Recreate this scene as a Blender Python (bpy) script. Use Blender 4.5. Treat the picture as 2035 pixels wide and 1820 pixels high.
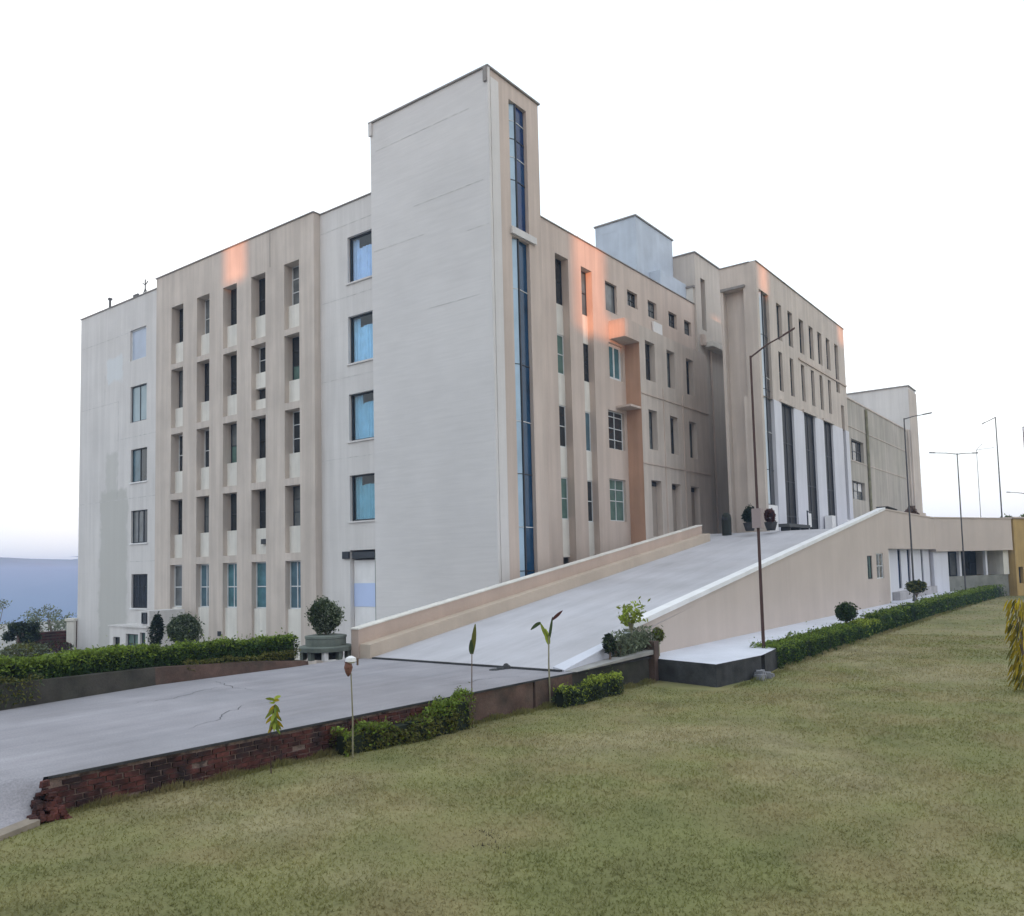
import bpy, math, random
import numpy as np
from mathutils import Matrix, Vector
random.seed(7); rng = np.random.default_rng(11)
S = bpy.context.scene
for o in list(bpy.data.objects): bpy.data.objects.remove(o)
C = S.collection

# ---------------------------------------------------------------- camera
Rm = Matrix(((0.6020, -0.0423, -0.7974), (-0.7982, -0.0615, -0.5993), (-0.0237, 0.9972, -0.0709)))
cam_d = bpy.data.cameras.new('camera'); cam = bpy.data.objects.new('camera', cam_d); C.objects.link(cam)
Rm = Rm.to_quaternion().to_matrix()
cam.matrix_world = Matrix.Translation((-25.32, -19.70, 4.6)) @ Rm.to_4x4()
cam_d.sensor_width = 36.0; cam_d.lens = 1623.4 / 2035 * 36; cam_d.shift_y = 100 / 2035
cam_d.clip_start = .1; cam_d.clip_end = 20000
S.camera = cam

# ---------------------------------------------------------------- sky, sun, exposure
SUN_EL = math.radians(2.0)
SX, SY = -0.7828, -0.6223                                   # horizontal direction towards the sun
W = bpy.data.worlds.new('World'); S.world = W; W.use_nodes = True
nt = W.node_tree; nt.nodes.clear()
def N(nt, t, **k):
    n = nt.nodes.new(t)
    for a, b in k.items(): setattr(n, a, b)
    return n
out = N(nt, 'ShaderNodeOutputWorld'); add = N(nt, 'ShaderNodeAddShader')
sky = N(nt, 'ShaderNodeTexSky'); sky.sky_type = 'NISHITA'; sky.sun_disc = False
sky.sun_elevation = SUN_EL; sky.sun_rotation = math.atan2(SX, SY); sky.dust_density = 2.5
b1 = N(nt, 'ShaderNodeBackground'); b1.inputs[1].default_value = .1
nt.links.new(sky.outputs[0], b1.inputs[0])
# thin even cloud that turns the whole sky white, opening to pale blue in places
tc = N(nt, 'ShaderNodeTexCoord'); no = N(nt, 'ShaderNodeTexNoise'); no.inputs['Scale'].default_value = 1.3; no.inputs['Detail'].default_value = 3
nt.links.new(tc.outputs['Generated'], no.inputs['Vector'])
rp = N(nt, 'ShaderNodeValToRGB'); rp.color_ramp.elements[0].position = .33; rp.color_ramp.elements[1].position = .62
rp.color_ramp.elements[0].color = (.78, .96, 1.10, 1); rp.color_ramp.elements[1].color = (1.06, 1.045, 1.035, 1)
nt.links.new(no.outputs['Fac'], rp.inputs[0])
b2 = N(nt, 'ShaderNodeBackground'); b2.inputs[1].default_value = 1.08
nt.links.new(rp.outputs[0], b2.inputs[0])
nt.links.new(b1.outputs[0], add.inputs[0]); nt.links.new(b2.outputs[0], add.inputs[1]); nt.links.new(add.outputs[0], out.inputs[0])
sd = bpy.data.lights.new('sun', 'SUN'); sd.energy = 5.0; sd.angle = math.radians(.5); sd.color = (1.0, .34, .13)
so = bpy.data.objects.new('sun', sd); C.objects.link(so)
so.rotation_euler = Vector((SX, SY, math.tan(SUN_EL))).to_track_quat('Z', 'Y').to_euler()
S.view_settings.view_transform = 'Standard'; S.view_settings.look = 'None'
S.view_settings.gamma = 1; S.view_settings.exposure = 0.17; S.view_settings.use_curve_mapping = False
S.render.engine = 'CYCLES'
S.cycles.max_bounces = 6; S.cycles.transparent_max_bounces = 8; S.cycles.volume_bounces = 0

# ---------------------------------------------------------------- materials
def lin(c):
    c /= 255.0
    return c / 12.92 if c <= .04045 else ((c + .055) / 1.055) ** 2.4
MATS = {}
def mat(name, col, rough=.85, var=.10, scale=.6, bump=0.0, bscale=40, streak=0.0, col2=None, spec=.3, fine=0.0, metal=0, island=0.0, horiz=0.0, lane=0.0, patch=None, trans=0.0, c2pos=(.45, .7), mask=None, sub=None, joint=0):
    if name in MATS: return MATS[name]
    m = bpy.data.materials.new(name); m.use_nodes = True; t = m.node_tree; t.nodes.clear(); MATS[name] = m
    o = N(t, 'ShaderNodeOutputMaterial'); p = N(t, 'ShaderNodeBsdfPrincipled'); t.links.new(p.outputs[0], o.inputs[0])
    p.inputs['Roughness'].default_value = rough; p.inputs['Specular IOR Level'].default_value = spec; p.inputs['Metallic'].default_value = metal
    g = N(t, 'ShaderNodeNewGeometry')
    def noise(sc, det=5, vec=None, rough_=.55):
        n = N(t, 'ShaderNodeTexNoise'); n.inputs['Scale'].default_value = sc; n.inputs['Detail'].default_value = det; n.inputs['Roughness'].default_value = rough_
        t.links.new(vec if vec else g.outputs['Position'], n.inputs['Vector']); return n
    def mp(src, a, b, c, d):
        n = N(t, 'ShaderNodeMapRange'); t.links.new(src, n.inputs[0])
        for i, v in enumerate((a, b, c, d)): n.inputs[i + 1].default_value = v
        return n.outputs[0]
    def scaled(v):
        n = N(t, 'ShaderNodeVectorMath'); n.operation = 'MULTIPLY'; n.inputs[1].default_value = v
        t.links.new(g.outputs['Position'], n.inputs[0]); return n.outputs[0]
    rgb = N(t, 'ShaderNodeRGB'); rgb.outputs[0].default_value = (*col, 1); cur = rgb.outputs[0]
    def mixc(fac, a, b, mode='MIX'):
        n = N(t, 'ShaderNodeMix'); n.data_type = 'RGBA'; n.blend_type = mode
        if isinstance(fac, float): n.inputs[0].default_value = fac
        else: t.links.new(fac, n.inputs[0])
        for s, i in ((a, 6), (b, 7)):
            if isinstance(s, tuple): n.inputs[i].default_value = (*s, 1)
            else: t.links.new(s, n.inputs[i])
        return n.outputs[2]
    if col2: cur = mixc(mp(noise(scale * .6, 6).outputs['Fac'], c2pos[0], c2pos[1], 0, 1), cur, col2)
    if patch:                                               # worn dry patches and lusher green ones, metres across
        big = noise(.22, 5, None, .6).outputs['Fac']
        cur = mixc(mp(big, .50, .64, 0, .75), cur, patch[0]); cur = mixc(mp(big, .46, .34, 0, .7), cur, patch[1])
    def mul(cur, f):
        n = N(t, 'ShaderNodeVectorMath'); n.operation = 'SCALE'; t.links.new(cur, n.inputs[0]); t.links.new(f, n.inputs['Scale']); return n.outputs[0]
    if var: cur = mul(cur, mp(noise(scale, 7).outputs['Fac'], .3, .7, 1 - var, 1 + var))
    if fine: cur = mul(cur, mp(noise(38, 3).outputs['Fac'], .3, .7, 1 - fine, 1 + fine))
    if streak:
        cur = mul(cur, mp(noise(1.0, 5, scaled((2.3, 2.3, .12)), .65).outputs['Fac'], .42, .62, 1 - streak, 1 + streak * .25))
    if horiz:                                               # uneven horizontal coats
        cur = mul(cur, mp(noise(1.0, 6, scaled((.5, .5, 7.0)), .7).outputs['Fac'], .35, .65, 1 - horiz, 1 + horiz * .5))
        cur = mul(cur, mp(noise(.25, 3).outputs['Fac'], .35, .65, 1 - horiz, 1 + horiz * .4))
    if lane:                                                # wear along the direction of traffic (X)
        cur = mul(cur, mp(noise(1.0, 6, scaled((.10, 1.7, 1.0)), .65).outputs['Fac'], .36, .64, 1 - lane, 1 + lane * .6))
        cur = mul(cur, mp(noise(1.0, 6, scaled((.8, 9.0, 1.0)), .7).outputs['Fac'], .36, .64, 1 - lane * .5, 1 + lane * .3))
    if joint:                                               # faint courses of the cladding, thin lines in the render coat
        sp = N(t, 'ShaderNodeSeparateXYZ'); t.links.new(g.outputs['Position'], sp.inputs[0])
        w = N(t, 'ShaderNodeMath'); w.operation = 'PINGPONG'; t.links.new(sp.outputs[2], w.inputs[0]); w.inputs[1].default_value = .3
        cur = mul(cur, mp(w.outputs[0], 0, .015, 1 - joint, 1))
    if island:
        cur = mul(cur, mp(g.outputs['Random Per Island'], 0, 1, 1 - island, 1 + island))
    if mask:                                                # a patch of repair or dirt with its own outline: (axis ranges), colour
        for (x0, x1, y0, y1, z0, z1), pc, amt in mask:
            sp = N(t, 'ShaderNodeSeparateXYZ')
            dn = noise(1.6, 4); ofs = N(t, 'ShaderNodeVectorMath'); ofs.operation = 'MULTIPLY_ADD'
            t.links.new(dn.outputs['Color'], ofs.inputs[0]); ofs.inputs[1].default_value = (.9, .9, .9); t.links.new(g.outputs['Position'], ofs.inputs[2])
            t.links.new(ofs.outputs[0], sp.inputs[0]); f = None
            for i, (a, b) in enumerate(((x0, x1), (y0, y1), (z0, z1))):
                if a is None: continue
                q = N(t, 'ShaderNodeMath'); q.operation = 'MULTIPLY'
                t.links.new(mp(sp.outputs[i], a + .35, a + .6, 0, 1), q.inputs[0]); t.links.new(mp(sp.outputs[i], b + .35, b + .6, 1, 0), q.inputs[1])
                if f is None: f = q.outputs[0]
                else:
                    r = N(t, 'ShaderNodeMath'); r.operation = 'MULTIPLY'; t.links.new(f, r.inputs[0]); t.links.new(q.outputs[0], r.inputs[1]); f = r.outputs[0]
            r = N(t, 'ShaderNodeMath'); r.operation = 'MULTIPLY'; t.links.new(f, r.inputs[0]); r.inputs[1].default_value = amt
            cur = mixc(r.outputs[0], cur, pc)
    t.links.new(cur, p.inputs['Base Color'])
    if trans:                                               # light passing through thin leaves
        tb = N(t, 'ShaderNodeBsdfTranslucent'); t.links.new(cur, tb.inputs[0]); ms = N(t, 'ShaderNodeMixShader'); ms.inputs[0].default_value = trans
        t.links.new(p.outputs[0], ms.inputs[1]); t.links.new(tb.outputs[0], ms.inputs[2]); t.links.new(ms.outputs[0], o.inputs[0])
    if bump:
        b = N(t, 'ShaderNodeBump'); b.inputs['Strength'].default_value = bump; b.inputs['Distance'].default_value = .02
        t.links.new(noise(bscale, 6).outputs['Fac'], b.inputs['Height']); t.links.new(b.outputs[0], p.inputs['Normal'])
    return m
def glass(name, tint, clear=.65, rough=.03):
    if name in MATS: return MATS[name]
    m = bpy.data.materials.new(name); m.use_nodes = True; t = m.node_tree; t.nodes.clear(); MATS[name] = m
    o = N(t, 'ShaderNodeOutputMaterial'); tr = N(t, 'ShaderNodeBsdfTransparent'); tr.inputs[0].default_value = (*tint, 1)
    gl = N(t, 'ShaderNodeBsdfGlossy'); gl.inputs['Roughness'].default_value = rough; gl.inputs[0].default_value = (.9, .95, 1, 1)
    fr = N(t, 'ShaderNodeLayerWeight'); fr.inputs[0].default_value = .5
    pw = N(t, 'ShaderNodeMath'); pw.operation = 'POWER'; pw.inputs[1].default_value = 4; t.links.new(fr.outputs['Facing'], pw.inputs[0])
    mr = N(t, 'ShaderNodeMapRange'); mr.inputs[3].default_value = 1 - clear; t.links.new(pw.outputs[0], mr.inputs[0])
    mx = N(t, 'ShaderNodeMixShader'); t.links.new(mr.outputs[0], mx.inputs[0]); t.links.new(tr.outputs[0], mx.inputs[1]); t.links.new(gl.outputs[0], mx.inputs[2])
    t.links.new(mx.outputs[0], o.inputs[0]); return m

GREY = mat('grey_cream_paint', (.652, .627, .620), var=.06, scale=.35, streak=.07, bump=.12, bscale=14, fine=.03, joint=.05,
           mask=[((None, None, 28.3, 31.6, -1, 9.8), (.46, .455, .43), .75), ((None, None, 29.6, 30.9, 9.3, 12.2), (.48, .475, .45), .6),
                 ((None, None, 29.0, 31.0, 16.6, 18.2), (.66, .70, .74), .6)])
TOWER = mat('tower_paint', (.652, .630, .630), var=.035, scale=.22, streak=.0, horiz=.05, bump=.12, bscale=14, fine=.02, joint=.045)
BEIGE = mat('beige_paint', (.575, .505, .455), var=.09, scale=.5, streak=.12, bump=.12, bscale=14, fine=.03)
BROWN = mat('warm_beige_paint', (.57, .475, .42), var=.06, scale=.5, streak=.10, bump=.12, bscale=14, fine=.03)
WARMREF = mat('painted_warm_reflection', (.50, .31, .22), var=.07, scale=.7, streak=.10, bump=.1, bscale=14)  # warm reflected light painted into the bay return
CREAM = mat('cream_panel_paint', (.72, .69, .64), var=.07, scale=1.2, streak=.12)
HAZEBLUE = mat('painted_haze_blue_grey', (.50, .56, .65), var=.10, scale=.8, streak=.05, fine=.05)  # blue of distance haze painted into the penthouse colour
LAV = mat('lavender_white_paint', (.66, .66, .72), var=.05, scale=.5, streak=.05)
WALLB = mat('taupe_paint', (.545, .465, .42), var=.06, scale=.45, streak=.03, fine=.03, bump=.1, bscale=14)
WHITE = mat('white_paint', (.80, .79, .80), var=.05, scale=1.5, streak=.04)
COPE = mat('coping_stone', (.27, .25, .24), var=.2, scale=1.2)
FRAME = mat('dark_window_frame', (.035, .04, .05), rough=.5, var=.1)
WFRAME = mat('white_window_frame', (.66, .68, .70), rough=.5, var=.08, scale=3)
DARKG = mat('dark_window_glass', (.030, .034, .038), rough=.12, var=.3, scale=.8, spec=.5)
GREYG = mat('grey_window_glass', (.13, .14, .145), rough=.15, var=.3, scale=1.5, spec=.5)
BLUEG = mat('blue_window_glass', (.085, .15, .19), rough=.12, var=.25, scale=1.5, spec=.5)
TEALG = mat('teal_window_glass', (.07, .17, .20), rough=.12, var=.3, scale=2, spec=.5)
GREENG = mat('green_window_glass', (.10, .17, .15), rough=.12, var=.25, scale=2, spec=.5)
NAVYG = mat('navy_glass_and_dark_reflection', (.006, .030, .13), rough=.16, var=.35, scale=.5, spec=.25, col2=(.008, .06, .11))  # dark reflection of the tower's right leaf put into the tint; slit panes share it
SKYREFG = mat('painted_sky_reflection_glass', (.40, .56, .72), rough=.15, var=.18, scale=.5, spec=.6)  # bright sky reflection of the left leaf painted as a pale tint
CLEAR = glass('window_glass', (.90, .94, .96), .95)
CURT = [mat('curtain_blue_%s' % n, c, var=.10, scale=2.5, fine=.05) for n, c in
        (('periwinkle', (.48, .68, 1.0)), ('sky', (.38, .70, .98)), ('steel', (.28, .58, .80)), ('teal', (.20, .48, .62)))]
SHADEG = mat('shaded_entrance_glass', (.018, .018, .022), rough=.45, var=.3, spec=.12)  # matte near-black panes, shade of the openings put into the colour
INTER = mat('dark_interior', (.03, .03, .035), var=.3)
ASPH = mat('road_asphalt', (.31, .295, .32), lane=.09, patch=((.34, .325, .355), (.25, .235, .25)), rough=.9, var=.12, scale=.7, fine=.16, bump=.25, bscale=60, col2=(.27, .262, .285), c2pos=(.4, .65))
RAMPM = mat('ramp_concrete', (.50, .49, .525), lane=.07, rough=.85, var=.10, scale=.35, fine=.05, bump=.15, bscale=40, col2=(.43, .415, .435), c2pos=(.45, .7))
APRON = mat('white_concrete', (.60, .61, .68), rough=.85, var=.08, scale=.8, fine=.05)
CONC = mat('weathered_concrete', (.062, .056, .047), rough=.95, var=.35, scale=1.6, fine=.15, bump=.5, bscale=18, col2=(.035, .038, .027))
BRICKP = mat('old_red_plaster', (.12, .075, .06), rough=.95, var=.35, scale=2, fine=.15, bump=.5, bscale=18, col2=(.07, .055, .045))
EDGE = mat('dark_kerb', (.05, .05, .052), rough=.95, var=.4, scale=2.5, fine=.2, bump=.5, bscale=20)
BRICK = mat('old_red_brick', (.105, .036, .030), rough=.95, var=.45, scale=5, fine=.25, bump=.6, bscale=45, col2=(.035, .02, .02), c2pos=(.42, .6), island=.3)
MORT = mat('old_mortar', (.24, .175, .15), rough=1, var=.4, scale=6, fine=.3, bump=.6, bscale=40, col2=(.07, .05, .045), c2pos=(.50, .62))
SOIL = mat('soil', (.075, .06, .042), rough=1, var=.3, scale=3, fine=.3, bump=.6)
LAWN = mat('lawn_ground', (.19, .183, .075), patch=((.28, .24, .135), (.145, .155, .055)), rough=1, var=.16, scale=1.1, fine=.14, bump=.5, bscale=30, col2=(.215, .185, .085), c2pos=(.42, .62))
EARTH = mat('dry_earth', (.20, .18, .14), rough=1, var=.2, scale=.3, fine=.1)
VALLEY = mat('scrub_hillside', (.10, .12, .09), rough=1, var=.35, scale=.006, col2=(.17, .15, .12))
METAL = mat('grey_pole_metal', (.10, .095, .10), rough=.5, var=.2, scale=3, metal=.3)
RUST = mat('red_brown_pole_paint', (.075, .040, .036), rough=.6, var=.2, scale=3)
YELLOW = mat('ochre_paint', (.44, .30, .12), var=.10, scale=.8, streak=.12)
PANEL = mat('mauve_enamel', (.30, .24, .24), rough=.5, var=.1)
def leafmat(n, c, isl=.45, rough=.6):
    m = mat(n, c, rough=rough, var=.28, scale=2.2, island=isl, spec=.25, trans=.35); return m
HEDGE = leafmat('hedge_leaves', (.17, .24, .035)); HEDGED = leafmat('dark_hedge_leaves', (.045, .085, .022)); CORE = mat('dark_core_fill', (.012, .018, .008), var=.4, scale=6)
HEDGEY = leafmat('yellow_green_leaves', (.20, .24, .035)); BUSHL = leafmat('bush_leaves', (.060, .085, .035))
PALEL = leafmat('pale_grey_green_leaves', (.17, .20, .13)); OLIVE = leafmat('olive_leaves', (.13, .13, .03))
CROT = leafmat('golden_croton_leaves', (.42, .32, .02)); REDL = leafmat('red_brown_leaves', (.09, .035, .03))
LIME = leafmat('lime_leaves', (.33, .40, .06)); DARKL = leafmat('dark_leaves', (.022, .035, .018))
BLADE = mat('grass_blades', (.245, .240, .090), rough=1.0, var=.14, scale=1.1, island=.12, spec=.1, col2=(.31, .265, .13), c2pos=(.42, .62), trans=.5, patch=((.38, .33, .19), (.19, .205, .075))); STEM = mat('woody_stem', (.16, .11, .08), var=.3, scale=5); STRAW = mat('straw', (.30, .25, .13), var=.3, scale=4); PSTEM = mat('pale_stem', (.26, .24, .16), var=.2, scale=5)

# ---------------------------------------------------------------- helpers
def root_of(o):
    while o.parent: o = o.parent
    return o
def link(name, me, m, parent=None, loc=None):
    o = bpy.data.objects.new(name, me); C.objects.link(o)
    if m and not me.materials: me.materials.append(m)
    if parent: o.parent = parent
    if loc: o.location = loc
    return o
def tag(o, label=None, cat=None, group=None, kind=None):
    for k, v in (('label', label), ('category', cat), ('group', group), ('kind', kind)):
        if v: o[k] = v
    return o
def thing(name, label, cat, loc=(0, 0, 0), group=None):
    o = bpy.data.objects.new(name, None); C.objects.link(o); o.location = loc; o.empty_display_size = .2
    return tag(o, label, cat, group)
class MB:
    def __init__(s): s.v = []; s.f = []
    def quad(s, *p):
        n = len(s.v); s.v += [tuple(q) for q in p]; s.f.append(tuple(range(n, n + len(p)))); return s
    def hexa(s, b, t):
        n = len(s.v); s.v += [tuple(q) for q in b] + [tuple(q) for q in t]; k = len(b)
        s.f.append(tuple(n + i for i in reversed(range(k)))); s.f.append(tuple(n + k + i for i in range(k)))
        for i in range(k): j = (i + 1) % k; s.f.append((n + i, n + j, n + k + j, n + k + i))
        return s
    def box(s, x0, x1, y0, y1, z0, z1):
        return s.hexa([(x0, y0, z0), (x1, y0, z0), (x1, y1, z0), (x0, y1, z0)], [(x0, y0, z1), (x1, y0, z1), (x1, y1, z1), (x0, y1, z1)])
    def tube(s, pts, r, n=8, r1=None):
        pts = [Vector(p) for p in pts]; L = len(pts); base = len(s.v); r1 = r if r1 is None else r1
        for i, p in enumerate(pts):
            d = (pts[min(i + 1, L - 1)] - pts[max(i - 1, 0)]).normalized()
            a = d.cross(Vector((0, 0, 1)) if abs(d.z) < .9 else Vector((1, 0, 0))).normalized(); b = d.cross(a)
            rr = r + (r1 - r) * i / max(1, L - 1)
            for k in range(n):
                t = 2 * math.pi * k / n; q = p + a * math.cos(t) * rr + b * math.sin(t) * rr; s.v.append(tuple(q))
        for i in range(L - 1):
            for k in range(n):
                j = (k + 1) % n; s.f.append((base + i * n + k, base + i * n + j, base + (i + 1) * n + j, base + (i + 1) * n + k))
        s.f.append(tuple(base + k for k in reversed(range(n)))); s.f.append(tuple(base + (L - 1) * n + k for k in range(n)))
        return s
    def lathe(s, cx, cy, prof, n=16):
        base = len(s.v)
        for r, z in prof:
            for k in range(n): t = 2 * math.pi * k / n; s.v.append((cx + r * math.cos(t), cy + r * math.sin(t), z))
        for i in range(len(prof) - 1):
            for k in range(n):
                j = (k + 1) % n; s.f.append((base + i * n + k, base + i * n + j, base + (i + 1) * n + j, base + (i + 1) * n + k))
        s.f.append(tuple(base + k for k in reversed(range(n)))); s.f.append(tuple(base + (len(prof) - 1) * n + k for k in range(n)))
        return s
    def build(s, name, m, parent=None, loc=None, **kw):
        me = bpy.data.meshes.new(name)
        if parent: L = root_of(parent).location
        elif loc: L = Vector(loc)
        else: L = Vector((0, 0, 0))
        me.from_pydata([(x - L[0], y - L[1], z - L[2]) for x, y, z in s.v], [], s.f); me.update()
        o = link(name, me, m, parent, None if parent else L)
        return tag(o, **kw)
# facade frames: (u, z, d) -> world, u along the wall, d into the building
def FX(x0): return lambda u, z, d=0.0: (x0 + d, u, z)       # wall that looks towards -X
def FY(y0): return lambda u, z, d=0.0: (u, y0 + d, z)       # wall that looks towards -Y
def obox(mb, P, u0, u1, z0, z1, d0, d1):
    mb.hexa([P(u0, z0, d0), P(u1, z0, d0), P(u1, z0, d1), P(u0, z0, d1)], [P(u0, z1, d0), P(u1, z1, d0), P(u1, z1, d1), P(u0, z1, d1)])
def facade(mb, P, u0, u1, z0, z1, ops=()):
    us = sorted({u0, u1, *[v for o in ops for v in o[:2]]}); zs = sorted({z0, z1, *[v for o in ops for v in o[2:4]]})
    us = [v for v in us if u0 <= v <= u1]; zs = [v for v in zs if z0 <= v <= z1]
    for i in range(len(us) - 1):
        zi = 0; runs = []
        for j in range(len(zs) - 1):
            cu, cz = (us[i] + us[i + 1]) / 2, (zs[j] + zs[j + 1]) / 2
            if any(o[0] < cu < o[1] and o[2] < cz < o[3] for o in ops): continue
            if runs and runs[-1][1] == zs[j]: runs[-1][1] = zs[j + 1]
            else: runs.append([zs[j], zs[j + 1]])
        for a, b in runs: mb.quad(P(us[i], a), P(us[i + 1], a), P(us[i + 1], b), P(us[i], b))
    for a, b, c, d, dep in ops:
        mb.quad(P(a, c), P(a, d), P(a, d, dep), P(a, c, dep)); mb.quad(P(b, c), P(b, d), P(b, d, dep), P(b, c, dep))
        mb.quad(P(a, d), P(b, d), P(b, d, dep), P(a, d, dep)); mb.quad(P(a, c), P(b, c), P(b, c, dep), P(a, c, dep))
def window(par, P, a, b, c, d, dep, pane=DARKG, fr=FRAME, cols=1, rows=(.45,), bar=.05, curtain=None, gap=None, panes2=None, sill=None, grill=0):
    """frame (the window itself) > panes, curtain, sill; sits at depth dep-.07 .. dep in its opening"""
    f = MB(); D0, D1 = dep - .07, dep + .012; e = .004
    a += e; b -= e; c += e; d -= e
    obox(f, P, a, b, c, c + bar, D0, D1); obox(f, P, a, b, d - bar, d, D0, D1)
    obox(f, P, a, a + bar, c + bar, d - bar, D0, D1); obox(f, P, b - bar, b, c + bar, d - bar, D0, D1)
    zs = [c + bar] + [c + (d - c) * r for r in rows] + [d - bar]
    us = [a + bar + (b - a - 2 * bar) * i / cols for i in range(cols + 1)]
    h = bar * .42
    for r in zs[1:-1]: obox(f, P, a + bar, b - bar, r - h, r + h, D0, D1)
    for k in range(1, cols):
        for j in range(len(zs) - 1): obox(f, P, us[k] - h, us[k] + h, zs[j] + (h if j else 0), zs[j + 1] - (h if j < len(zs) - 2 else 0), D0 + .003, D1 - .003)
    w = f.build('window', fr, par)
    for k in range(cols):
        for j in range(len(zs) - 1):
            q = MB(); zz = D0 + .035; o1 = h * .5
            q.quad(P(us[k] - o1, zs[j] - o1, zz), P(us[k + 1] + o1, zs[j] - o1, zz), P(us[k + 1] + o1, zs[j + 1] + o1, zz), P(us[k] - o1, zs[j + 1] + o1, zz))
            q.build('pane', (panes2 or {}).get((k, j), pane), w)
    if curtain:
        q = MB(); n = 26; pts = []
        for i in range(n + 1):
            u = a + (b - a) * i / n; dd = dep + .16 + .035 * math.sin(i * 1.9) + .01 * random.random()
            fr_ = (i + .5) / n; top = d - .04
            if gap and gap[0] < fr_ < gap[1]: top = d - (d - c) * gap[2] * (1 - .12 * math.sin((fr_ - gap[0]) / (gap[1] - gap[0]) * math.pi))
            pts.append((u, dd, top))
        for i in range(n):
            u, dd, tp = pts[i]; u2, d2, t2 = pts[i + 1]
            q.quad(P(u, c + .03, dd), P(u2, c + .03, d2), P(u2, tp, d2), P(u, tp, dd))
        q.build('curtain', curtain, w)
    if sill is not None:
        q = MB(); obox(q, P, a - .08, b + .08, c - .08, c - .006, -.07, dep - .08); q.build('sill', sill, w)
    if grill:
        q = MB()
        for k in range(1, grill + 1):
            u = a + (b - a) * k / (grill + 1); obox(q, P, u - .012, u + .012, c + .06, d - .06, dep - .14, dep - .115)
        q.build('grille', FRAME, w)
    return w

# ---- vegetation: real leaf faces spread through a volume
def leaves(name, pts, size, m, parent=None, up=.3, aspect=1.6, **kw):
    pts = np.asarray(pts, float); n = len(pts)
    nrm = rng.normal(size=(n, 3)); nrm[:, 2] += up * 2; nrm /= np.linalg.norm(nrm, axis=1)[:, None]
    a = np.cross(nrm, rng.normal(size=(n, 3))); a /= np.linalg.norm(a, axis=1)[:, None]; b = np.cross(nrm, a)
    s = (size * rng.uniform(.6, 1.35, n))[:, None]
    V = np.stack([pts - a * s * aspect * .5, pts + b * s * .36, pts + a * s * aspect * .5, pts - b * s * .36], 1).reshape(-1, 3)
    if parent is not None: L = np.array(root_of(parent).location)
    else: L = np.array(pts.mean(0)); L[2] = pts[:, 2].min()
    V = V - L
    me = bpy.data.meshes.new(name); me.vertices.add(4 * n); me.vertices.foreach_set('co', V.ravel())
    me.loops.add(4 * n); me.loops.foreach_set('vertex_index', np.arange(4 * n, dtype=np.int32))
    me.polygons.add(n); me.polygons.foreach_set('loop_start', np.arange(n, dtype=np.int32) * 4); me.polygons.foreach_set('loop_total', np.full(n, 4, np.int32))
    me.update(calc_edges=True)
    o = link(name, me, m, parent, None if parent else tuple(L)); return tag(o, **kw)
def ell(cx, cy, cz, rx, ry, rz, n, lump=.34, shell=.55, k=None):
    k = k or max(6, int(7 * rx)); d = rng.normal(size=(n, 3)); d /= np.linalg.norm(d, axis=1)[:, None]
    r = (shell + (1 - shell) * rng.uniform(0, 1, n) ** .6)
    f = np.ones(n)
    for _ in range(k):
        c = rng.normal(size=3); c /= np.linalg.norm(c); f += lump * rng.uniform(-.9, 1) * np.exp(-((1 - d @ c) / .12))
    r = r * f; gap = np.sin(d[:, 0] * 9 + cx) * np.sin(d[:, 1] * 8 + cy) * np.sin(d[:, 2] * 9 + 1); keep = (gap < .26) | (rng.uniform(0, 1, n) < .22); st = rng.uniform(0, 1, n) < .10; r = r * (1 + st * rng.uniform(0, .34, n)); d = d[keep]; r = r[keep]
    return np.stack([cx + d[:, 0] * r * rx, cy + d[:, 1] * r * ry, cz + d[:, 2] * r * rz], 1)
def strip(p0, p1, width, z0, h, dens, seed=0, wob=.12, curve=None):
    """points filling a clipped hedge between two plan points, uneven top and sides"""
    p0 = np.array(p0, float); p1 = np.array(p1, float); L = np.linalg.norm(p1 - p0); n = int(L * dens)
    t = rng.uniform(0, 1, n); along = p0[None] + (p1 - p0)[None] * t[:, None]; dr = (p1 - p0) / L; nr = np.array([-dr[1], dr[0]])
    x = t * L; ph = seed * 1.7
    hh = h * (1 + wob * (np.sin(x * 2.1 + ph) * .4 + np.sin(x * 5.3 + ph * 2) * .35 + np.sin(x * 11 + ph) * .25))
    ww = width * (1 + wob * (np.sin(x * 3.1 + ph + 2) * .5 + np.sin(x * 7.7 + ph) * .5))
    side = rng.integers(0, 3, n); u = rng.uniform(-1, 1, n); v = rng.uniform(0, 1, n)
    a = np.where(side == 0, u, np.where(side == 1, 1 - .3 * rng.uniform(0, 1, n) ** 2, -1 + .3 * rng.uniform(0, 1, n) ** 2)) * .5
    b = np.where(side == 0, 1 - .22 * rng.uniform(0, 1, n) ** 2, v)
    a *= 1 - .22 * b ** 4; stray = rng.uniform(0, 1, n) < .06; b = b + stray * rng.exponential(.09, n); a = a * (1 + stray * rng.uniform(0, .25, n)); z = z0(along) if callable(z0) else z0
    P = np.zeros((n, 3)); P[:, :2] = along + nr[None] * (a * ww)[:, None]; P[:, 2] = z + b * hh + rng.normal(size=n) * .02
    return P

def core(q, s):  # solid dark box inside the hedge, closes gaps between leaves
    (x0, y0), (x1, y1), w, z0, h = s[:5]; d = Vector((x1 - x0, y1 - y0, 0)).normalized(); n = Vector((-d.y, d.x, 0)) * w * .34; e = d * .08
    A, B = Vector((x0, y0, 0)) + e, Vector((x1, y1, 0)) - e
    q.hexa([tuple(v + Vector((0, 0, z0 - .1))) for v in (A - n, B - n, B + n, A + n)], [tuple(v + Vector((0, 0, z0 + h * .80))) for v in (A - n * .8, B - n * .8, B + n * .8, A + n * .8)])
def lawn_z(x):
    return 1.33 + np.clip((-10 - x) / 10, 0, 1.2) * .16

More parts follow.
